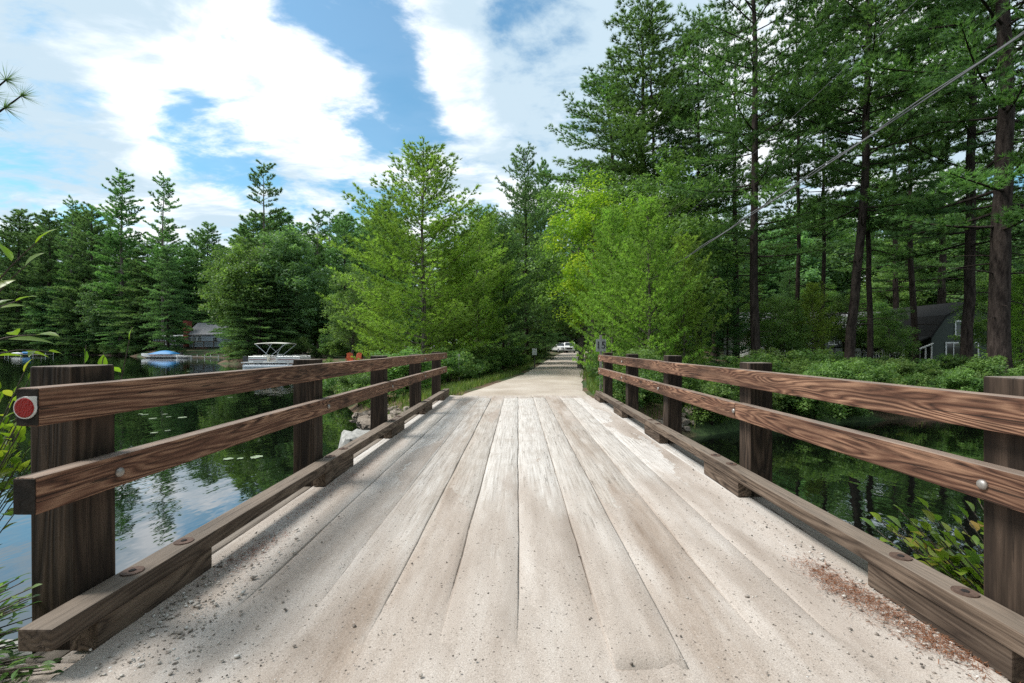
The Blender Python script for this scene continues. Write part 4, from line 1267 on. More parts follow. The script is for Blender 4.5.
# lakeside cottage on the left shore
lx, ly = -80.8, 109.0
hz = gz(-75, 111)
h = empty('lake_cottage', (lx, ly, hz), 'pale blue lakeside cottage with grey roof, brick chimney and a long deck', 'house')
e, r_ = 4.5 - hz, 7.1 - hz
gable_house(h, 1.2, 9.0, 0, 7, -.3, e, r_, 'x', M['bluesiding'], M['greyroof'], .5)
MB().box(0.1, 1.15, -.6, .9, -.2, r_ + .8).build('chimney', M['brick'], h)
MB().box(-5.2, .05, .6, 6.0, -.3, e - 1.2).build('sun_porch', M['sagesiding'], h)
MB().prism([(.5 - .8, e - .7), (6.6, e - .2), (6.6, e - .08), (.5 - .8, e - .55)], 'x', -5.7, .04).build('porch_roof', M['white'], h)
for x in (-4.5, -3.3, -2.1, -.9): window(h, x, e - 2.6, .85, 1.0, .6, 0)
for x in (2.4, 3.7): window(h, x, e - 2.0, .9, 1.4, 0, 0)
window(h, 7.4, e - 2.0, 1.0, 1.1, 0, 1)
dk = MB().box(-5.5, 9.0, -2.6, -.62, 0.95, 1.1)
for i in range(7): dk.box(-5.4 + i * 2.35, -5.25 + i * 2.35, -2.55, -2.4, -.6, .948)
dk.build('deck', M['browndock'], h)
rl_ = MB().box(-5.5, 9.0, -2.6, -2.5, 1.95, 2.05)
for i in range(37): rl_.box(-5.4 + i * .39, -5.33 + i * .39, -2.58, -2.53, 1.10, 1.948)
rl_.build('deck_railing', M['bluesiding'], h)

# ------------------------------------------------------------------ boats, docks, chairs
def hull(L, Wd, D, taper=.55):
    """a planing hull along +X, bow at +L; returns MB"""
    m = MB(); n = 9
    vs, fs = [], []
    for i in range(n):
        t = i / (n - 1)
        hw = Wd / 2 * (1 - max(0, (t - .45) / .55) ** 2.0 * .97)
        sh = D * (.80 + .30 * t * t)
        kz = D * .55 * max(0, (t - .7) / .3) ** 2
        ring = [(-hw, sh), (-hw * .92, D * .35 + kz * .6), (0, 0 + kz), (hw * .92, D * .35 + kz * .6), (hw, sh)]
        vs += [(t * L, y, z) for y, z in ring]
    for i in range(n - 1):
        for k in range(4): fs.append((i * 5 + k, i * 5 + k + 1, i * 5 + 6 + k, i * 5 + 5 + k))
        fs.append((i * 5 + 4, i * 5, i * 5 + 5, i * 5 + 9))
    fs.append((0, 1, 2, 3, 4)); fs.append(tuple((n - 1) * 5 + k for k in (4, 3, 2, 1, 0)))
    return m.add(vs, fs)
bo = empty('motorboat', (px_x(180, 93), 93.0, WATER - .15), 'white motorboat under a bright blue cover moored by the lakeside cottage', 'boat', rz=math.pi)
hull(8.0, 2.4, 1.0).build('hull', M['white'], bo, smooth=False)
MB().box(0.4, 5.4, -1.215, 1.215, .60, .68).build('stripe', M['maroon'], bo)
cv = MB(); vs = []; fs = []
for i in range(8):
    t = i / 7; x = .7 + t * 5.6; hw = 1.12 * (1 - max(0, t - .6) ** 2 * 1.8); top = .95 + .75 * math.sin(math.pi * min(1, t * .9 + .12)) ** 1.0
    vs += [(x, -hw, .95), (x, -hw * .55, .95 + (top - .95) * .8), (x, 0, top), (x, hw * .55, .95 + (top - .95) * .8), (x, hw, .95)]
for i in range(7):
    for k in range(4): fs.append((i * 5 + k, i * 5 + k + 1, i * 5 + 6 + k, i * 5 + 5 + k))
fs += [(0, 1, 2, 3, 4), (39, 38, 37, 36, 35)]
cv.add(vs, fs).build('boat_cover', M['bluecover'], bo, smooth=True)
MB().box(-.5, -.08, -.25, .25, .25, 1.25).box(-.42, -.15, -.08, .08, -.3, .248).build('outboard_motor', M['black'], bo, bevel=.05)
def dock(name, x0, x1, y, w, label, m, h=.28, posts=4, ph=.5):
    o = empty(name, ((x0 + x1) / 2, y, WATER), label, 'dock')
    L = (x1 - x0) / 2
    MB().box(-L, L, -w / 2, w / 2, h - .1, h).build('deck_boards', m, o)
    for i in range(posts):
        for s in (-1, 1):
            MB().tube([(-L + .15 + (2 * L - .3) * i / (posts - 1), s * (w / 2 + .06), -1.2), (-L + .15 + (2 * L - .3) * i / (posts - 1), s * (w / 2 + .06), h + ph)], .05, 6).build('dock_post', M['white'], o)
    return o
dock('boat_dock', px_x(180, 90), px_x(222, 90), 90, 1.6, 'long pale dock beside the blue covered motorboat', M['dock'], .35, 4, .35)
rb = empty('rowboat', (px_x(190, 91.8), 91.8, WATER - .1), 'small white open rowboat between the blue covered motorboat and the pale dock', 'boat', rz=math.pi * .96)
hull(3.4, 1.4, .7).build('hull', M['white'], rb)
for x in (.8, 1.9): MB().box(x, x + .25, -.6, .6, .60, .66).build('seat', M['browndock'], rb)
dock('swimming_dock', px_x(-8, 116), px_x(11, 116), 116.0, 2.4, 'brown-edged dock section at the far left edge of the lake', M['browndock'], .45, 3, .3)
sdk = dock('swimming_dock', px_x(12, 114), px_x(50, 114), 114.0, 1.8, 'pale low dock with a blue float, right of the brown-edged section', M['dock'], .42, 4, .4)
fl = MB()
fl.tube([(0, 0, .28), (.25, 0, .3), (2.0, 0, .3), (2.25, 0, .28)], [.12, .30, .30, .12], 10)
tag(fl.build('float', M['bluecover'], None, loc=(px_x(22, 113.9), 113.9, WATER + .43), smooth=True), 'blue cylindrical float lying on the pale low dock', 'float')
kyk = MB(); kyk.tube([(-1.6, 0, .2), (-1.0, 0, .16), (0, 0, .14), (1.0, 0, .16), (1.6, 0, .2)], [.03, .22, .30, .22, .03], 10)
tag(kyk.build('kayak', M['white'], None, loc=(px_x(17, 113.6), 113.6, WATER + .46), smooth=True), 'white kayak lying on the pale low dock beside the blue float', 'kayak')

pb = empty('pontoon_boat', (px_x(247, 50), 50.0, WATER), 'pontoon boat with cream canopy and black outboard moored at the brown dock', 'boat')
PL = 6.6
for yy_ in (-.95, .95):
    MB().tube([(.25, yy_, .12), (.5, yy_, .12), (PL - .8, yy_, .12), (PL - .2, yy_, .25), (PL + .1, yy_, .38)], [.28, .33, .33, .22, .04], 12).build('pontoon', M['alu'], pb, smooth=True)
MB().box(.1, PL, -1.25, 1.25, .50, .60).build('deck', M['white'], pb)
for yy_ in (-1.22, 1.22):
    for x0, x1 in ((.9, 2.9), (4.0, PL - .1)):
        fn = MB().box(x0, x1, yy_ - .02, yy_ + .02, .66, 1.12)
        fp = fn.build('side_panel', M['white'], pb)
        MB().box(x0 + .05, x1 - .05, yy_ - .03, yy_ + .03, .84, .92).build('stripe', M['maroon'], fp)
        MB().tube([(x0, yy_, .6), (x0, yy_, 1.22), (x1, yy_, 1.22), (x1, yy_, .6)], .025, 6).build('handrail', M['alu'], pb)
MB().box(.9, 1.0, -1.2, 1.2, .66, 1.12).build('stern_panel', M['white'], pb)
MB().box(PL - .12, PL - .06, -1.2, 1.2, .66, 1.12).build('bow_gate', M['white'], pb)
for x, y, sx_, sy_ in ((1.2, -.7, .9, .45), (1.2, .7, .9, .45), (4.6, .75, 1.6, .4), (4.6, -.75, 1.4, .4)):
    MB().box(x, x + sx_, y - sy_ / 2, y + sy_ / 2, .605, .98).box(x, x + sx_, y + sy_ / 2 * (1 if y > 0 else -1) - .06, y + sy_ / 2 * (1 if y > 0 else -1) + .06, .982, 1.35).build('seat', M['canvas'], pb, bevel=.04)
MB().prism([(3.1, .605), (3.7, .605), (3.65, 1.35), (3.35, 1.45), (3.1, 1.3)], 'y', .2, .95).build('helm_console', M['white'], pb)
bc = MB(); vs = []; fs = []
for i in range(7):
    for k in range(5):
        x = 1.5 + i * .58; y = -1.2 + k * .6
        vs.append((x, y, 2.55 + .10 * math.cos((i - 3) / 3 * 1.4) + .12 * math.cos((k - 2) / 2 * 1.3)))
for i in range(6):
    for k in range(4): fs.append((i * 5 + k, i * 5 + 5 + k, i * 5 + 6 + k, i * 5 + 1 + k))
can = bc.add(vs, fs).build('canopy', M['canvas'], pb, smooth=True)
so = can.modifiers.new('thick', 'SOLIDIFY'); so.thickness = .06
for yy_ in (-1.2, 1.2):
    for a, b2 in (((3.2, yy_, 1.2), (1.6, yy_, 2.58)), ((3.2, yy_, 1.2), (4.9, yy_, 2.58)), ((2.6, yy_, 1.2), (3.4, yy_, 2.60))):
        MB().tube([a, b2], .028, 6).build('canopy_pole', M['alu'], pb)
MB().box(-.35, .08, -.22, .22, .65, 1.25).box(-.25, .02, -.09, .09, -.5, .648).build('outboard_motor', M['black'], pb, bevel=.05)
dock('boat_dock', px_x(290, 48.4), px_x(326, 48.4), 48.4, 1.2, 'short brown dock alongside the pontoon boat', M['browndock'], .5, 3, .1)

def adirondack(x, y, rz, label):
    o = empty('garden_chair', (x, y, gz(x, y) + .02), label, 'chair', 'orange garden chairs on the point', rz)
    MB().prism([(-.28, .36), (.30, .26), (.30, .29), (-.28, .39)], 'x', -.27, .27).build('seat', M['orange'], o)
    bk = MB()
    for i in range(5):
        bk.prism([(-.26 , .38), (-.22, .36), (-.52, 1.10 - .04 * abs(i - 2)), (-.56, 1.10 - .04 * abs(i - 2))], 'x', -.27 + i * .11, -.27 + i * .11 + .1)
    bk.build('backrest', M['orange'], o)
    for s in (-1, 1):
        MB().box(s * .33 - .06, s * .33 + .06, -.42, .36, .56, .59).build('armrest', M['orange'], o)
        MB().box(s * .33 - .02, s * .33 + .02, .26, .34, 0, .558).build('leg', M['orange'], o)
        MB().box(s * .33 - .02, s * .33 + .02, -.44, -.36, 0, .558).build('leg', M['orange'], o)
adirondack(px_x(350.5, 42), 42.0, math.pi + .5, 'orange garden chair on the grassy point, the left of the pair')
adirondack(px_x(356.5, 42.6), 42.6, math.pi - .2, 'orange garden chair on the grassy point, the right of the pair')

# ------------------------------------------------------------------ vehicles at the road end
def vehicle(name, x, y, rz, label, cat, pickup):
    o = empty(name, (x, y, float(road_z(y)) + .02), label, cat, None, rz)
    # side profile along local Y, front towards -Y
    if pickup:
        prof = [(-2.75, .45), (2.75, .45), (2.75, 1.12), (.75, 1.15), (.55, 1.82), (-.85, 1.85), (-1.45, 1.22), (-2.6, 1.10), (-2.78, .8)]
    else:
        prof = [(-2.4, .42), (2.35, .42), (2.42, .95), (2.2, 1.72), (1.2, 1.80), (-.55, 1.78), (-1.3, 1.15), (-2.3, 1.02), (-2.45, .75)]
    MB().prism(prof, 'x', -.93, .93).build('body', M['white'], o, bevel=.07)
    ws = MB()
    a, b2 = (prof[6], prof[5])
    d = Vector((0, b2[0] - a[0], b2[1] - a[1])); nrm = Vector((0, -d.z, d.y)).normalized()
    p0 = Vector((0, a[0], a[1])) + d * .12 + nrm * .012; p1 = Vector((0, a[0], a[1])) + d * .90 + nrm * .012
    ws.add([(-.80, p0.y, p0.z), (.80, p0.y, p0.z), (.70, p1.y, p1.z), (-.70, p1.y, p1.z), (-.80, p0.y + .02, p0.z - .03), (.80, p0.y + .02, p0.z - .03), (.70, p1.y + .02, p1.z - .03), (-.70, p1.y + .02, p1.z - .03)],
           [(0, 1, 2, 3), (7, 6, 5, 4), (0, 4, 5, 1), (1, 5, 6, 2), (2, 6, 7, 3), (3, 7, 4, 0)]).build('windshield', M['glass'], o)
    for s in (-1, 1):
        MB().box(s * .935 - .008, s * .935 + .008, -.75, .45 if pickup else 1.9, 1.22, 1.66).build('side_window', M['glass'], o, bevel=.003)
        MB().box(s * .68 - .17, s * .68 + .17, prof[0][0] - .05, prof[0][0] + .1, .80, .98).build('headlight', M['alu'], o, bevel=.02)
        MB().box(s * 1.04 - .10, s * 1.04 + .10, -.95, -.80, 1.18, 1.36).build('mirror', M['black'], o, bevel=.02)
    MB().box(-.50, .50, prof[0][0] - .06, prof[0][0] + .05, .62, .96).build('grille', M['black'], o, bevel=.02)
    MB().box(-.92, .92, prof[0][0] - .12, prof[0][0] + .03, .42, .60).build('bumper', M['alu'], o, bevel=.03)
    for yy_ in (-1.65, 1.65):
        for s in (-1, 1):
            w = MB().tube([(s * .72, yy_, .38), (s * .78, yy_, .38), (s * .94, yy_, .38), (s * .97, yy_, .38)], [.33, .38, .38, .33], 18).build('wheel', M['black'], o)
            MB().tube([(s * .965, yy_, .38), (s * .985, yy_, .38)], [.21, .17], 12).build('rim', M['alu'], w)
    return o
vehicle('pickup_truck', px_x(569.5, 80), 80.0, -.12, 'white pickup truck facing down the road at its far end', 'pickup', True)
vehicle('parked_van', px_x(558.2, 84), 84.0, .45, 'white car parked at the road end, left of the pickup', 'car', False)

# ------------------------------------------------------------------ signs, marker posts, wires
def text_mesh(txt, size, m):
    cu = bpy.data.curves.new('txt', 'FONT')
    cu.body = txt; cu.size = size; cu.align_x = 'CENTER'; cu.align_y = 'CENTER'; cu.extrude = 0.002
    ob = bpy.data.objects.new('txt', cu); C.objects.link(ob)
    bpy.context.view_layer.update()
    me = bpy.data.meshes.new_from_object(ob.evaluated_get(bpy.context.evaluated_depsgraph_get()))
    bpy.data.objects.remove(ob); bpy.data.curves.remove(cu)
    me.materials.clear(); me.materials.append(m)
    return me
M['signgrey'] = plain('weathered_sign_paint', (0.34, 0.36, 0.34), 0.6, 0, 0.25, 9)
sy_ = 11.6
p = P(601, 345, sy_)
so_ = empty('speed_sign', (p.x, sy_, gz(p.x, sy_)), 'small white sign reading 15 at the far end of the right railing', 'sign')
MB().box(-.028, .028, .012, .05, -.1, p.z - gz(p.x, sy_) + .26).build('sign_post', M['zinc'], so_)
MB().box(-.13, .13, -.004, .010, p.z - gz(p.x, sy_) - .17, p.z - gz(p.x, sy_) + .15).build('sign_board', M['signgrey'], so_, bevel=.003)
link('lettering', text_mesh('15', .26, M['black']), so_, (0, -.007, p.z - gz(p.x, sy_) - .01), (R(90), 0, 0))
p = P(459, 378, 18)
mk = empty('marker_post', (p.x, 18, gz(p.x, 18)), 'thin pale wooden marker post in the grass left of the road', 'post')
MB().box(-.035, .035, -.035, .035, -.2, 1.18).build('shaft', M['concrete'], mk, bevel=.006)
p = P(534.5, 350, 27)
mk = empty('notice_board', (p.x, 27, gz(p.x, 27)), 'tiny white notice on a stake left of the road, near the bend', 'sign')
MB().box(-.03, .03, .015, .06, -.1, 1.25).build('stake', M['bark_grey'], mk)
MB().box(-.14, .14, -.005, .013, .82, 1.22).build('notice', M['white'], mk, bevel=.003)

def wire(px0, py0, y0, px1, py1, y1, rad, sag, label, twist=0.0):
    a, b2 = P(px0, py0, y0), P(px1, py1, y1)
    a2 = a + (a - b2) * 1.2
    b3 = b2 + (b2 - a) * .9
    pts_ = []
    for i in range(60):
        t = i / 59
        q_ = a2.lerp(b3, t)
        q_.z += -sag * 4 * t * (1 - t) + sag * .9
        pts_.append(q_)
    m = MB()
    m.tube(pts_, rad, 6)
    if twist:
        vs_ = [(q_ + Vector((.03 * math.cos(i * 1.3), 0, .034 + .012 * math.sin(i * 1.3)))) for i, q_ in enumerate(pts_)]
        m.tube(vs_, rad * .8, 6)
    o = m.build('overhead_wire', M['wire'], None)
    tag(o, label, 'wire')
M['wire'] = plain('grey_cable', (0.17, 0.17, 0.18), 0.5)
wire(1024, 33, 6.5, 694, 253, 14.5, .014, .12, 'thick twisted pair of overhead cables running down towards the trees', 1.0)
wire(917, 0, 9.0, 749, 158, 14.0, .006, .1, 'thin single overhead wire above the thick cables')

# ------------------------------------------------------------------ rocks, lily pads, grass
def rock_mesh(seed):
    bm = bmesh.new(); bmesh.ops.create_icosphere(bm, subdivisions=3, radius=1.0)
    for v in bm.verts:
        n_ = mnoise.noise(v.co * 1.1 + Vector((seed * 7.3, 0, 0))) * .5 + mnoise.noise(v.co * 2.7 + Vector((0, seed * 3.1, 0))) * .2
        v.co *= 1 + n_
        for ax, lim in ((0, .8), (1, .75), (2, .6)):
            v.co[ax] = max(-lim, min(lim, v.co[ax]))
    me = bpy.data.meshes.new('rock'); bm.to_mesh(me); bm.free()
    me.materials.append(M['rock'])
    return me
m, nt, b = mat('tan_rock')
tcn = N(nt, 'ShaderNodeTexCoord')
f = noise(nt, tcn.outputs['Object'], 3.0, 7, 0.65)
oi = N(nt, 'ShaderNodeObjectInfo')
nt.links.new(mixc(nt, 1.0, ramp(nt, f, [(0.3, (0.17, 0.14, 0.115)), (0.6, (0.36, 0.32, 0.27)), (0.8, (0.5, 0.47, 0.43))]), ramp(nt, oi.outputs['Random'], [(0, (.75, .7, .66)), (1, (1.15, 1.12, 1.08))]), 'MULTIPLY'), b.inputs['Base Color'])
b.inputs['Roughness'].default_value = 0.9
bump(nt, b, f, 0.8, 0.08)
M['rock'] = m
RM = [rock_mesh(i) for i in range(5)]
def rock(x, y, s, label, group=None, z=None):
    o = link('rock', RM[prng.randrange(5)], None, (x, y, (gz(x, y) if z is None else z) + s * .15), (prng.uniform(-.3, .3), prng.uniform(-.3, .3), prng.uniform(0, 6.28)))
    o.scale = (s * prng.uniform(.9, 1.3), s, s * prng.uniform(.6, .85))
    tag(o, label, 'rock', group)
o = link('boulder', RM[1], None, (-2.98, 8.6, -.70), (.1, .2, .4)); o.scale = (.50, .55, .52)
tag(o, 'pale boulder sitting under the left railing by the far abutment', 'boulder')
o.data = RM[1].copy(); o.data.materials.clear(); o.data.materials.append(M['concrete'])
for i in range(46):
    t = prng.random()
    x = -2.7 - t * 2.6 + prng.uniform(-.25, .25); y = 10.5 + t * 4.0 + prng.uniform(-.2, .8)
    rock(x, y, prng.uniform(.10, .26), 'tan riprap rock on the bank beyond the left railing', 'riprap rocks at the left bridge end')
for i in range(14):
    t = prng.random()
    rock(2.6 + t * 2.2, 10.6 + t * 1.2 + prng.uniform(-.3, .5), prng.uniform(.10, .24), 'grey rock on the bank below the right railing end', 'rocks at the right bridge end')

padm = []
for s_ in range(3):
    mb = MB(); k = 18; r0_ = 1.0
    a0 = .18
    vs = [(0, 0, 0)] + [(math.cos(a0 + (6.283 - 2 * a0) * i / k) * (1 + .04 * math.sin(i * 2.1 + s_)), math.sin(a0 + (6.283 - 2 * a0) * i / k), .02 * math.sin(i * 1.7 + s_)) for i in range(k + 1)]
    fs = [(0, i, i + 1) for i in range(1, k + 1)]
    b0 = len(vs)
    vs += [(x, y, z - .04) for x, y, z in vs]
    fs += [(b0, b0 + i + 1, b0 + i) for i in range(1, k + 1)] + [(i, b0 + i, b0 + i + 1, i + 1) for i in range(1, k + 1)]
    mb.add(vs, fs)
    me = mb.mesh('lily_pad', M['pad'])
    at_ = me.attributes.new('tone', 'FLOAT', 'POINT'); at_.data.foreach_set('value', np.full(len(me.vertices), .3 + .3 * s_, dtype=np.float32))
    padm.append(me)
for (px, py, n_, sp) in ((128, 417, 7, .8), (240, 458, 4, .35), (150, 432, 2, .5), (205, 398, 3, 1.0), (100, 402, 4, 1.6), (130, 372, 6, 4.0), (215, 385, 3, 2.0)):
    Yp = (CH - WATER) * F / (py - VY)
    xp = px_x(px, Yp)
    for i in range(n_):
        x, y = xp + prng.gauss(0, sp), Yp + prng.gauss(0, sp * .6)
        if shore_dist(x, y) > -.6: continue
        o = link('lily_pad', padm[prng.randrange(3)], None, (x, y, WATER + .012), (0, 0, prng.uniform(0, 6.28)))
        s_ = prng.uniform(.05, .12) * (1.3 if Yp > 25 else 1)
        o.scale = (s_, s_, s_)
        tag(o, 'round pale green lily pad floating on the still water left of the bridge', 'lily pad', 'lily pads on the lake')

def grass(name, n, sampler, hmin, hmax, label, m='grass', wid=.006):
    P0 = np.array([sampler() for _ in range(int(n * 2.2))])
    P0 = P0[(shore_dist(P0[:, 0], P0[:, 1]) > .25) & (np.abs(P0[:, 0] - road_x(P0[:, 1])) > road_w(P0[:, 1]) - .12)][:n]
    n = len(P0)
    z = ground_z(P0[:, 0], P0[:, 1]) - .02
    hgt = rs.uniform(hmin, hmax, n) * (.6 + .8 * np.array([mnoise.noise((a * .8, b * .8, 5)) * .5 + .5 for a, b in P0]))
    a = rs.uniform(0, 6.28, n); d = np.stack([np.cos(a), np.sin(a), np.zeros(n)], -1) * (hgt * rs.uniform(.1, .6, n))[:, None]
    w = np.stack([-np.sin(a), np.cos(a), np.zeros(n)], -1) * (wid * rs.uniform(.6, 1.5, n))[:, None]
    b = np.stack([P0[:, 0], P0[:, 1], z], -1); up = np.array([0, 0, 1.0]) * hgt[:, None]
    v = np.stack([b - w, b + w, b + d * .35 + up * .65 + w * .6, b + d * .35 + up * .65 - w * .6, b + d + up], 1).reshape(-1, 3)
    i0 = np.arange(n) * 5
    q1 = np.stack([i0, i0 + 1, i0 + 2, i0 + 3], -1); t1 = np.stack([i0 + 3, i0 + 2, i0 + 4], -1)
    o = link(name, np_mesh(name, v, [q1, t1], M[m], tone=np.repeat(np.clip(rs.normal(.5, .25, n), 0, 1), 5)))
    tag(o, label, 'grass', kind='stuff')
def verge(s, off, spread_):
    def f():
        y = 11.0 + prng.expovariate(1 / 11.0)
        return float(road_x(y)) + s * (float(road_w(y)) + off + abs(prng.gauss(0, spread_))), y
    return f
grass('verge_grass', 9000, verge(-1, .25, 1.0), .06, .26, 'rough green grass along the left road verge', wid=.008)
grass('verge_grass', 6000, verge(1, .15, .5), .06, .22, 'rough grass along the right road verge', wid=.008)
def pointlawn():
    y = prng.uniform(11, 50); x = prng.uniform(-20, -1.5)
    return x, y
grass('lawn', 26000, pointlawn, .06, .22, 'short green grass on the left bank and the point', wid=.012)
def banks():
    x = prng.uniform(2.6, 34); return x, prng.uniform(10, 22)
grass('bank_grass', 14000, banks, .1, .4, 'weedy grass under the shrubs of the right bank', wid=.012)

# ------------------------------------------------------------------ plants close to the camera
def leafy(name, label, cat, base, shoots, leaf_len, leaf_w, lmat, seed, bark=None):
    """shoots: list of (points, n_leaves, scale); leaves alternate along each shoot, each with a fold and a tip"""
    rng = np.random.RandomState(seed)
    o = empty(name, base, label, cat)
    B = np.array(base)
    st_, lv = Geo(), Geo()
    for pts_, nl, sc in shoots:
        pts_ = np.array([list(p_) for p_ in pts_], float) - B
        S = np.linspace(0, 1, 14); T = np.linspace(0, 1, len(pts_))
        # smooth the path
        path = np.stack([np.interp(S, T, pts_[:, k]) for k in range(3)], -1)
        for _ in range(2): path[1:-1] = (path[:-2] + 2 * path[1:-1] + path[2:]) / 4
        v, f_ = tube_np(path, np.linspace(.0075, .0022, 14), 5); st_.add(v, f_)
        for i in range(nl):
            s = .30 + .70 * (i + .5) / nl
            p0 = np.array([np.interp(s, S, path[:, k]) for k in range(3)])
            p1 = np.array([np.interp(min(1, s + .05), S, path[:, k]) for k in range(3)])
            p_1 = np.array([np.interp(max(0, s - .05), S, path[:, k]) for k in range(3)])
            t = p1 - p_1; t /= np.linalg.norm(t)
            sd_ = np.cross(t, [0, 0, 1.0]); sd_ /= np.linalg.norm(sd_) + 1e-9
            d = t * rng.uniform(.3, .8) + sd_ * (1 if i % 2 else -1) * rng.uniform(.5, 1) + np.array([0, 0, rng.uniform(-.35, .35)])
            if i == nl - 1: d = t.copy()
            d /= np.linalg.norm(d)
            nm = np.array([0, 0, 1.0]) + rng.normal(0, .45, 3); w = np.cross(nm, d); w /= np.linalg.norm(w); nm = np.cross(d, w)
            L = leaf_len * sc * rng.uniform(.7, 1.2); Wd = leaf_w * sc * rng.uniform(.8, 1.15)
            stem = p0 + d * L * .12
            cs = [(0, .0, 0), (.22, .75, .02), (.45, 1.0, .03), (.7, .72, .0), (.88, .34, -.05), (1.0, 0, -.10)]
            vs_ = [];
            for u, ww, zz_ in cs:
                c_ = stem + d * L * u + nm * L * zz_
                vs_ += [c_ - w * Wd * ww * .5 + nm * Wd * .12 * ww, c_, c_ + w * Wd * ww * .5 + nm * Wd * .12 * ww]
            fs_ = []
            for k in range(5):
                fs_ += [(k * 3, k * 3 + 1, k * 3 + 4, k * 3 + 3), (k * 3 + 1, k * 3 + 2, k * 3 + 5, k * 3 + 4)]
            tn = np.full(18, np.clip(rng.normal(.5, .3), 0, 1))
            lv.add(np.array(vs_), np.array(fs_), tn)
            v, f_ = tube_np([p0, stem], [.0012, .001], 4); st_.add(v, f_)
    link('stems', st_.mesh('stems', bark or M['bark_grey'], True), o)
    link('foliage', lv.mesh('foliage', lmat, True), o)
    return o
M['nearleaf'] = leaf_mat('fresh_green_leaves', (0.11, 0.22, 0.022), (0.23, 0.36, 0.032), (0.38, 0.42, 0.06), trans=.45, rough=.35, spec=.5)
M['turning'] = leaf_mat('turning_leaves', (0.14, 0.25, 0.035), (0.30, 0.39, 0.05), (0.40, 0.24, 0.06), trans=.45, rough=.4, spec=.4)
# left edge: sapling reaching in from beside the first post
bx0 = (-3.3, 2.1, gz(-3.3, 2.1) - .05)
sh = []
b0 = Vector(bx0)
for (pa, pb_, Y, nl, sc) in (((-40, 330), (42, 238), 2.5, 5, 1.0), ((-40, 345), (30, 262), 2.6, 5, .9), ((-50, 360), (40, 335), 2.4, 7, 1.0), ((-60, 350), (20, 300), 2.3, 6, .8), ((-40, 365), (52, 352), 2.5, 9, .55)):
    a, b2 = P(pa[0], pa[1], Y), P(pb_[0], pb_[1], Y)
    sh.append(((b0, b0.lerp(a, .5) + Vector((-.1, 0, .15)), a, a.lerp(b2, .6) + Vector((0, 0, .05)), b2), nl, sc))
leafy('leafy_sapling', 'bright green leafy sapling reaching in at the left edge above the railing', 'sapling', bx0, sh, .16, .062, M['nearleaf'], 4)
bx1 = (-2.62, 2.75, gz(-2.62, 2.75) - .05); b1 = Vector(bx1)
sh = []
for (pb_, Y, nl, sc) in (((132, 327), 2.62, 7, .9), ((86, 345), 2.6, 5, .8), ((104, 352), 2.6, 5, .9), ((70, 362), 2.65, 4, .8)):
    b2 = P(pb_[0], pb_[1], Y)
    sh.append(((b1, b1.lerp(b2, .6) + Vector((-.08, 0, .05)), b2), nl, sc))
leafy('leafy_shoot', 'few-leaved shoot rising behind the left post with the red reflector', 'sapling', bx1, sh, .12, .05, M['nearleaf'], 9)
# low bush under it and by the post
bx2 = (-2.75, 1.7, gz(-2.75, 1.7) - .05); b2_ = Vector(bx2)
sh = []
for i in range(80):
    q_ = P(prng.uniform(-40, 36), prng.uniform(575, 680), prng.uniform(1.75, 2.1))
    sh.append(((b2_, b2_.lerp(q_, .55) + Vector((0, 0, .06)), q_), 11, prng.uniform(.7, 1.1)))
for i in range(40):
    q_ = P(prng.uniform(-20, 62), prng.uniform(655, 690), prng.uniform(1.6, 1.75))
    sh.append(((b2_, b2_.lerp(q_, .55) + Vector((0, 0, .05)), q_), 9, prng.uniform(.6, 1.0)))
leafy('low_bush', 'small-leaved bush at the bottom left corner under the curb end', 'shrub', bx2, sh, .065, .020, M['shrub'], 6)
bx3 = (-3.75, 2.75, gz(-3.75, 2.75) - .05); b3_ = Vector(bx3)
sh = []
for i in range(110):
    q_ = P(prng.uniform(-60, 34), prng.gauss(435, 28), prng.uniform(2.7, 3.2))
    sh.append(((b3_, b3_.lerp(q_, .55) + Vector((-.1, 0, .08)), q_), 9, prng.uniform(.7, 1.1)))
leafy('leafy_bush', 'dense light green bush behind the left post, level with the middle rail', 'shrub', bx3, sh, .095, .05, M['nearleaf'], 7)
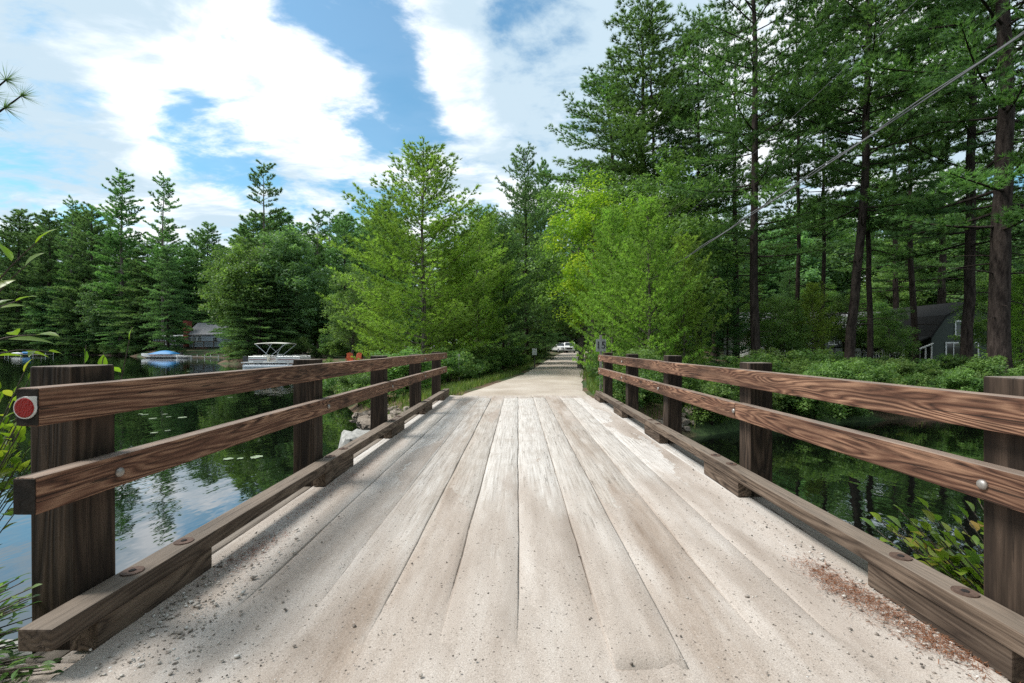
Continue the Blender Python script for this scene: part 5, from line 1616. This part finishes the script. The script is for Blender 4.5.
# right: turning maple sapling below the curb
bx4 = (2.75, 2.15, gz(2.75, 2.15) - .05); b4 = Vector(bx4)
sh = []
for (px, py, Y, nl) in ((890, 527, 2.55, 8), (935, 560, 2.4, 9), (965, 515, 2.5, 11), (978, 500, 2.5, 10), (955, 545, 2.45, 9), (860, 568, 2.65, 6), (985, 530, 2.4, 10), (948, 575, 2.35, 8), (1000, 545, 2.3, 10), (975, 560, 2.35, 8)):
    q_ = P(px, py, Y)
    sh.append(((b4, b4.lerp(q_, .5) + Vector((.05, 0, .05)), q_), nl, 1.0))
for i in range(26):
    t = prng.random(); q_ = P(880 + 110 * t + prng.uniform(-12, 12), 522 + 36 * t + prng.uniform(-50, 30) * (.35 + t * .9), prng.uniform(2.3, 2.65))
    sh.append(((b4, b4.lerp(q_, .5) + Vector((.05, 0, .05)), q_), 12, prng.uniform(.75, 1.15)))
leafy('maple_sapling', 'yellow-green sapling with some red leaves growing up beside the right curb', 'sapling', bx4, sh, .082, .056, M['turning'], 12)

# pine whose low bough hangs into the top left corner
px_, py_ = -6.4, 3.4
zt = gz(px_, py_)
o = empty('pine_tree', (px_, py_, zt), 'pine outside the frame whose needle tips hang into the top left corner', 'tree')
tr, cr = Geo(), Geo()
zs = np.linspace(0, 10, 14)
v, f_ = tube_np(np.stack([0.04 * np.sin(zs), 0.05 * np.cos(zs), zs], -1), .16 * (1 - zs / 11), 10); tr.add(v, f_)
rng = np.random.RandomState(8)
pos, drs = [], []
tgt = P(6, 80, 3.3)
for i in range(7):
    if i == 0: end = np.array([tgt.x - px_, tgt.y - py_, tgt.z - zt]); z0 = 3.4
    elif i == 1: end = np.array([tgt.x - px_ - .22, tgt.y - py_ + .3, tgt.z - zt + .05]); z0 = 3.5
    else:
        a = rng.uniform(math.pi * .55, math.pi * 1.75); L = rng.uniform(1.2, 2.0); z0 = rng.uniform(3.5, 9.5)
        end = np.array([math.cos(a) * L, math.sin(a) * L, z0 + .4])
    st0 = np.array([0, 0, z0])
    pts_ = [st0, st0 * .6 + end * .4 + [0, 0, .1], st0 * .2 + end * .8, end]
    v, f_ = tube_np(pts_, [.03, .022, .012, .005], 5); tr.add(v, f_)
    for s in np.linspace(.6, 1, 9):
        q_ = st0 * (1 - s) + end * s
        d = end - st0; d /= np.linalg.norm(d)
        pos.append(q_); drs.append(d + np.array([0, 0, -.25]))
v, f_, t_ = blades(np.array(pos), np.array(drs), 60, .13, .004, .55, rng, np.full(len(pos), .35))
cr.add(v, f_, t_)
link('trunk', tr.mesh('trunk', M['bark'], True), o); link('crown', cr.mesh('crown', M['needle_blue']), o)
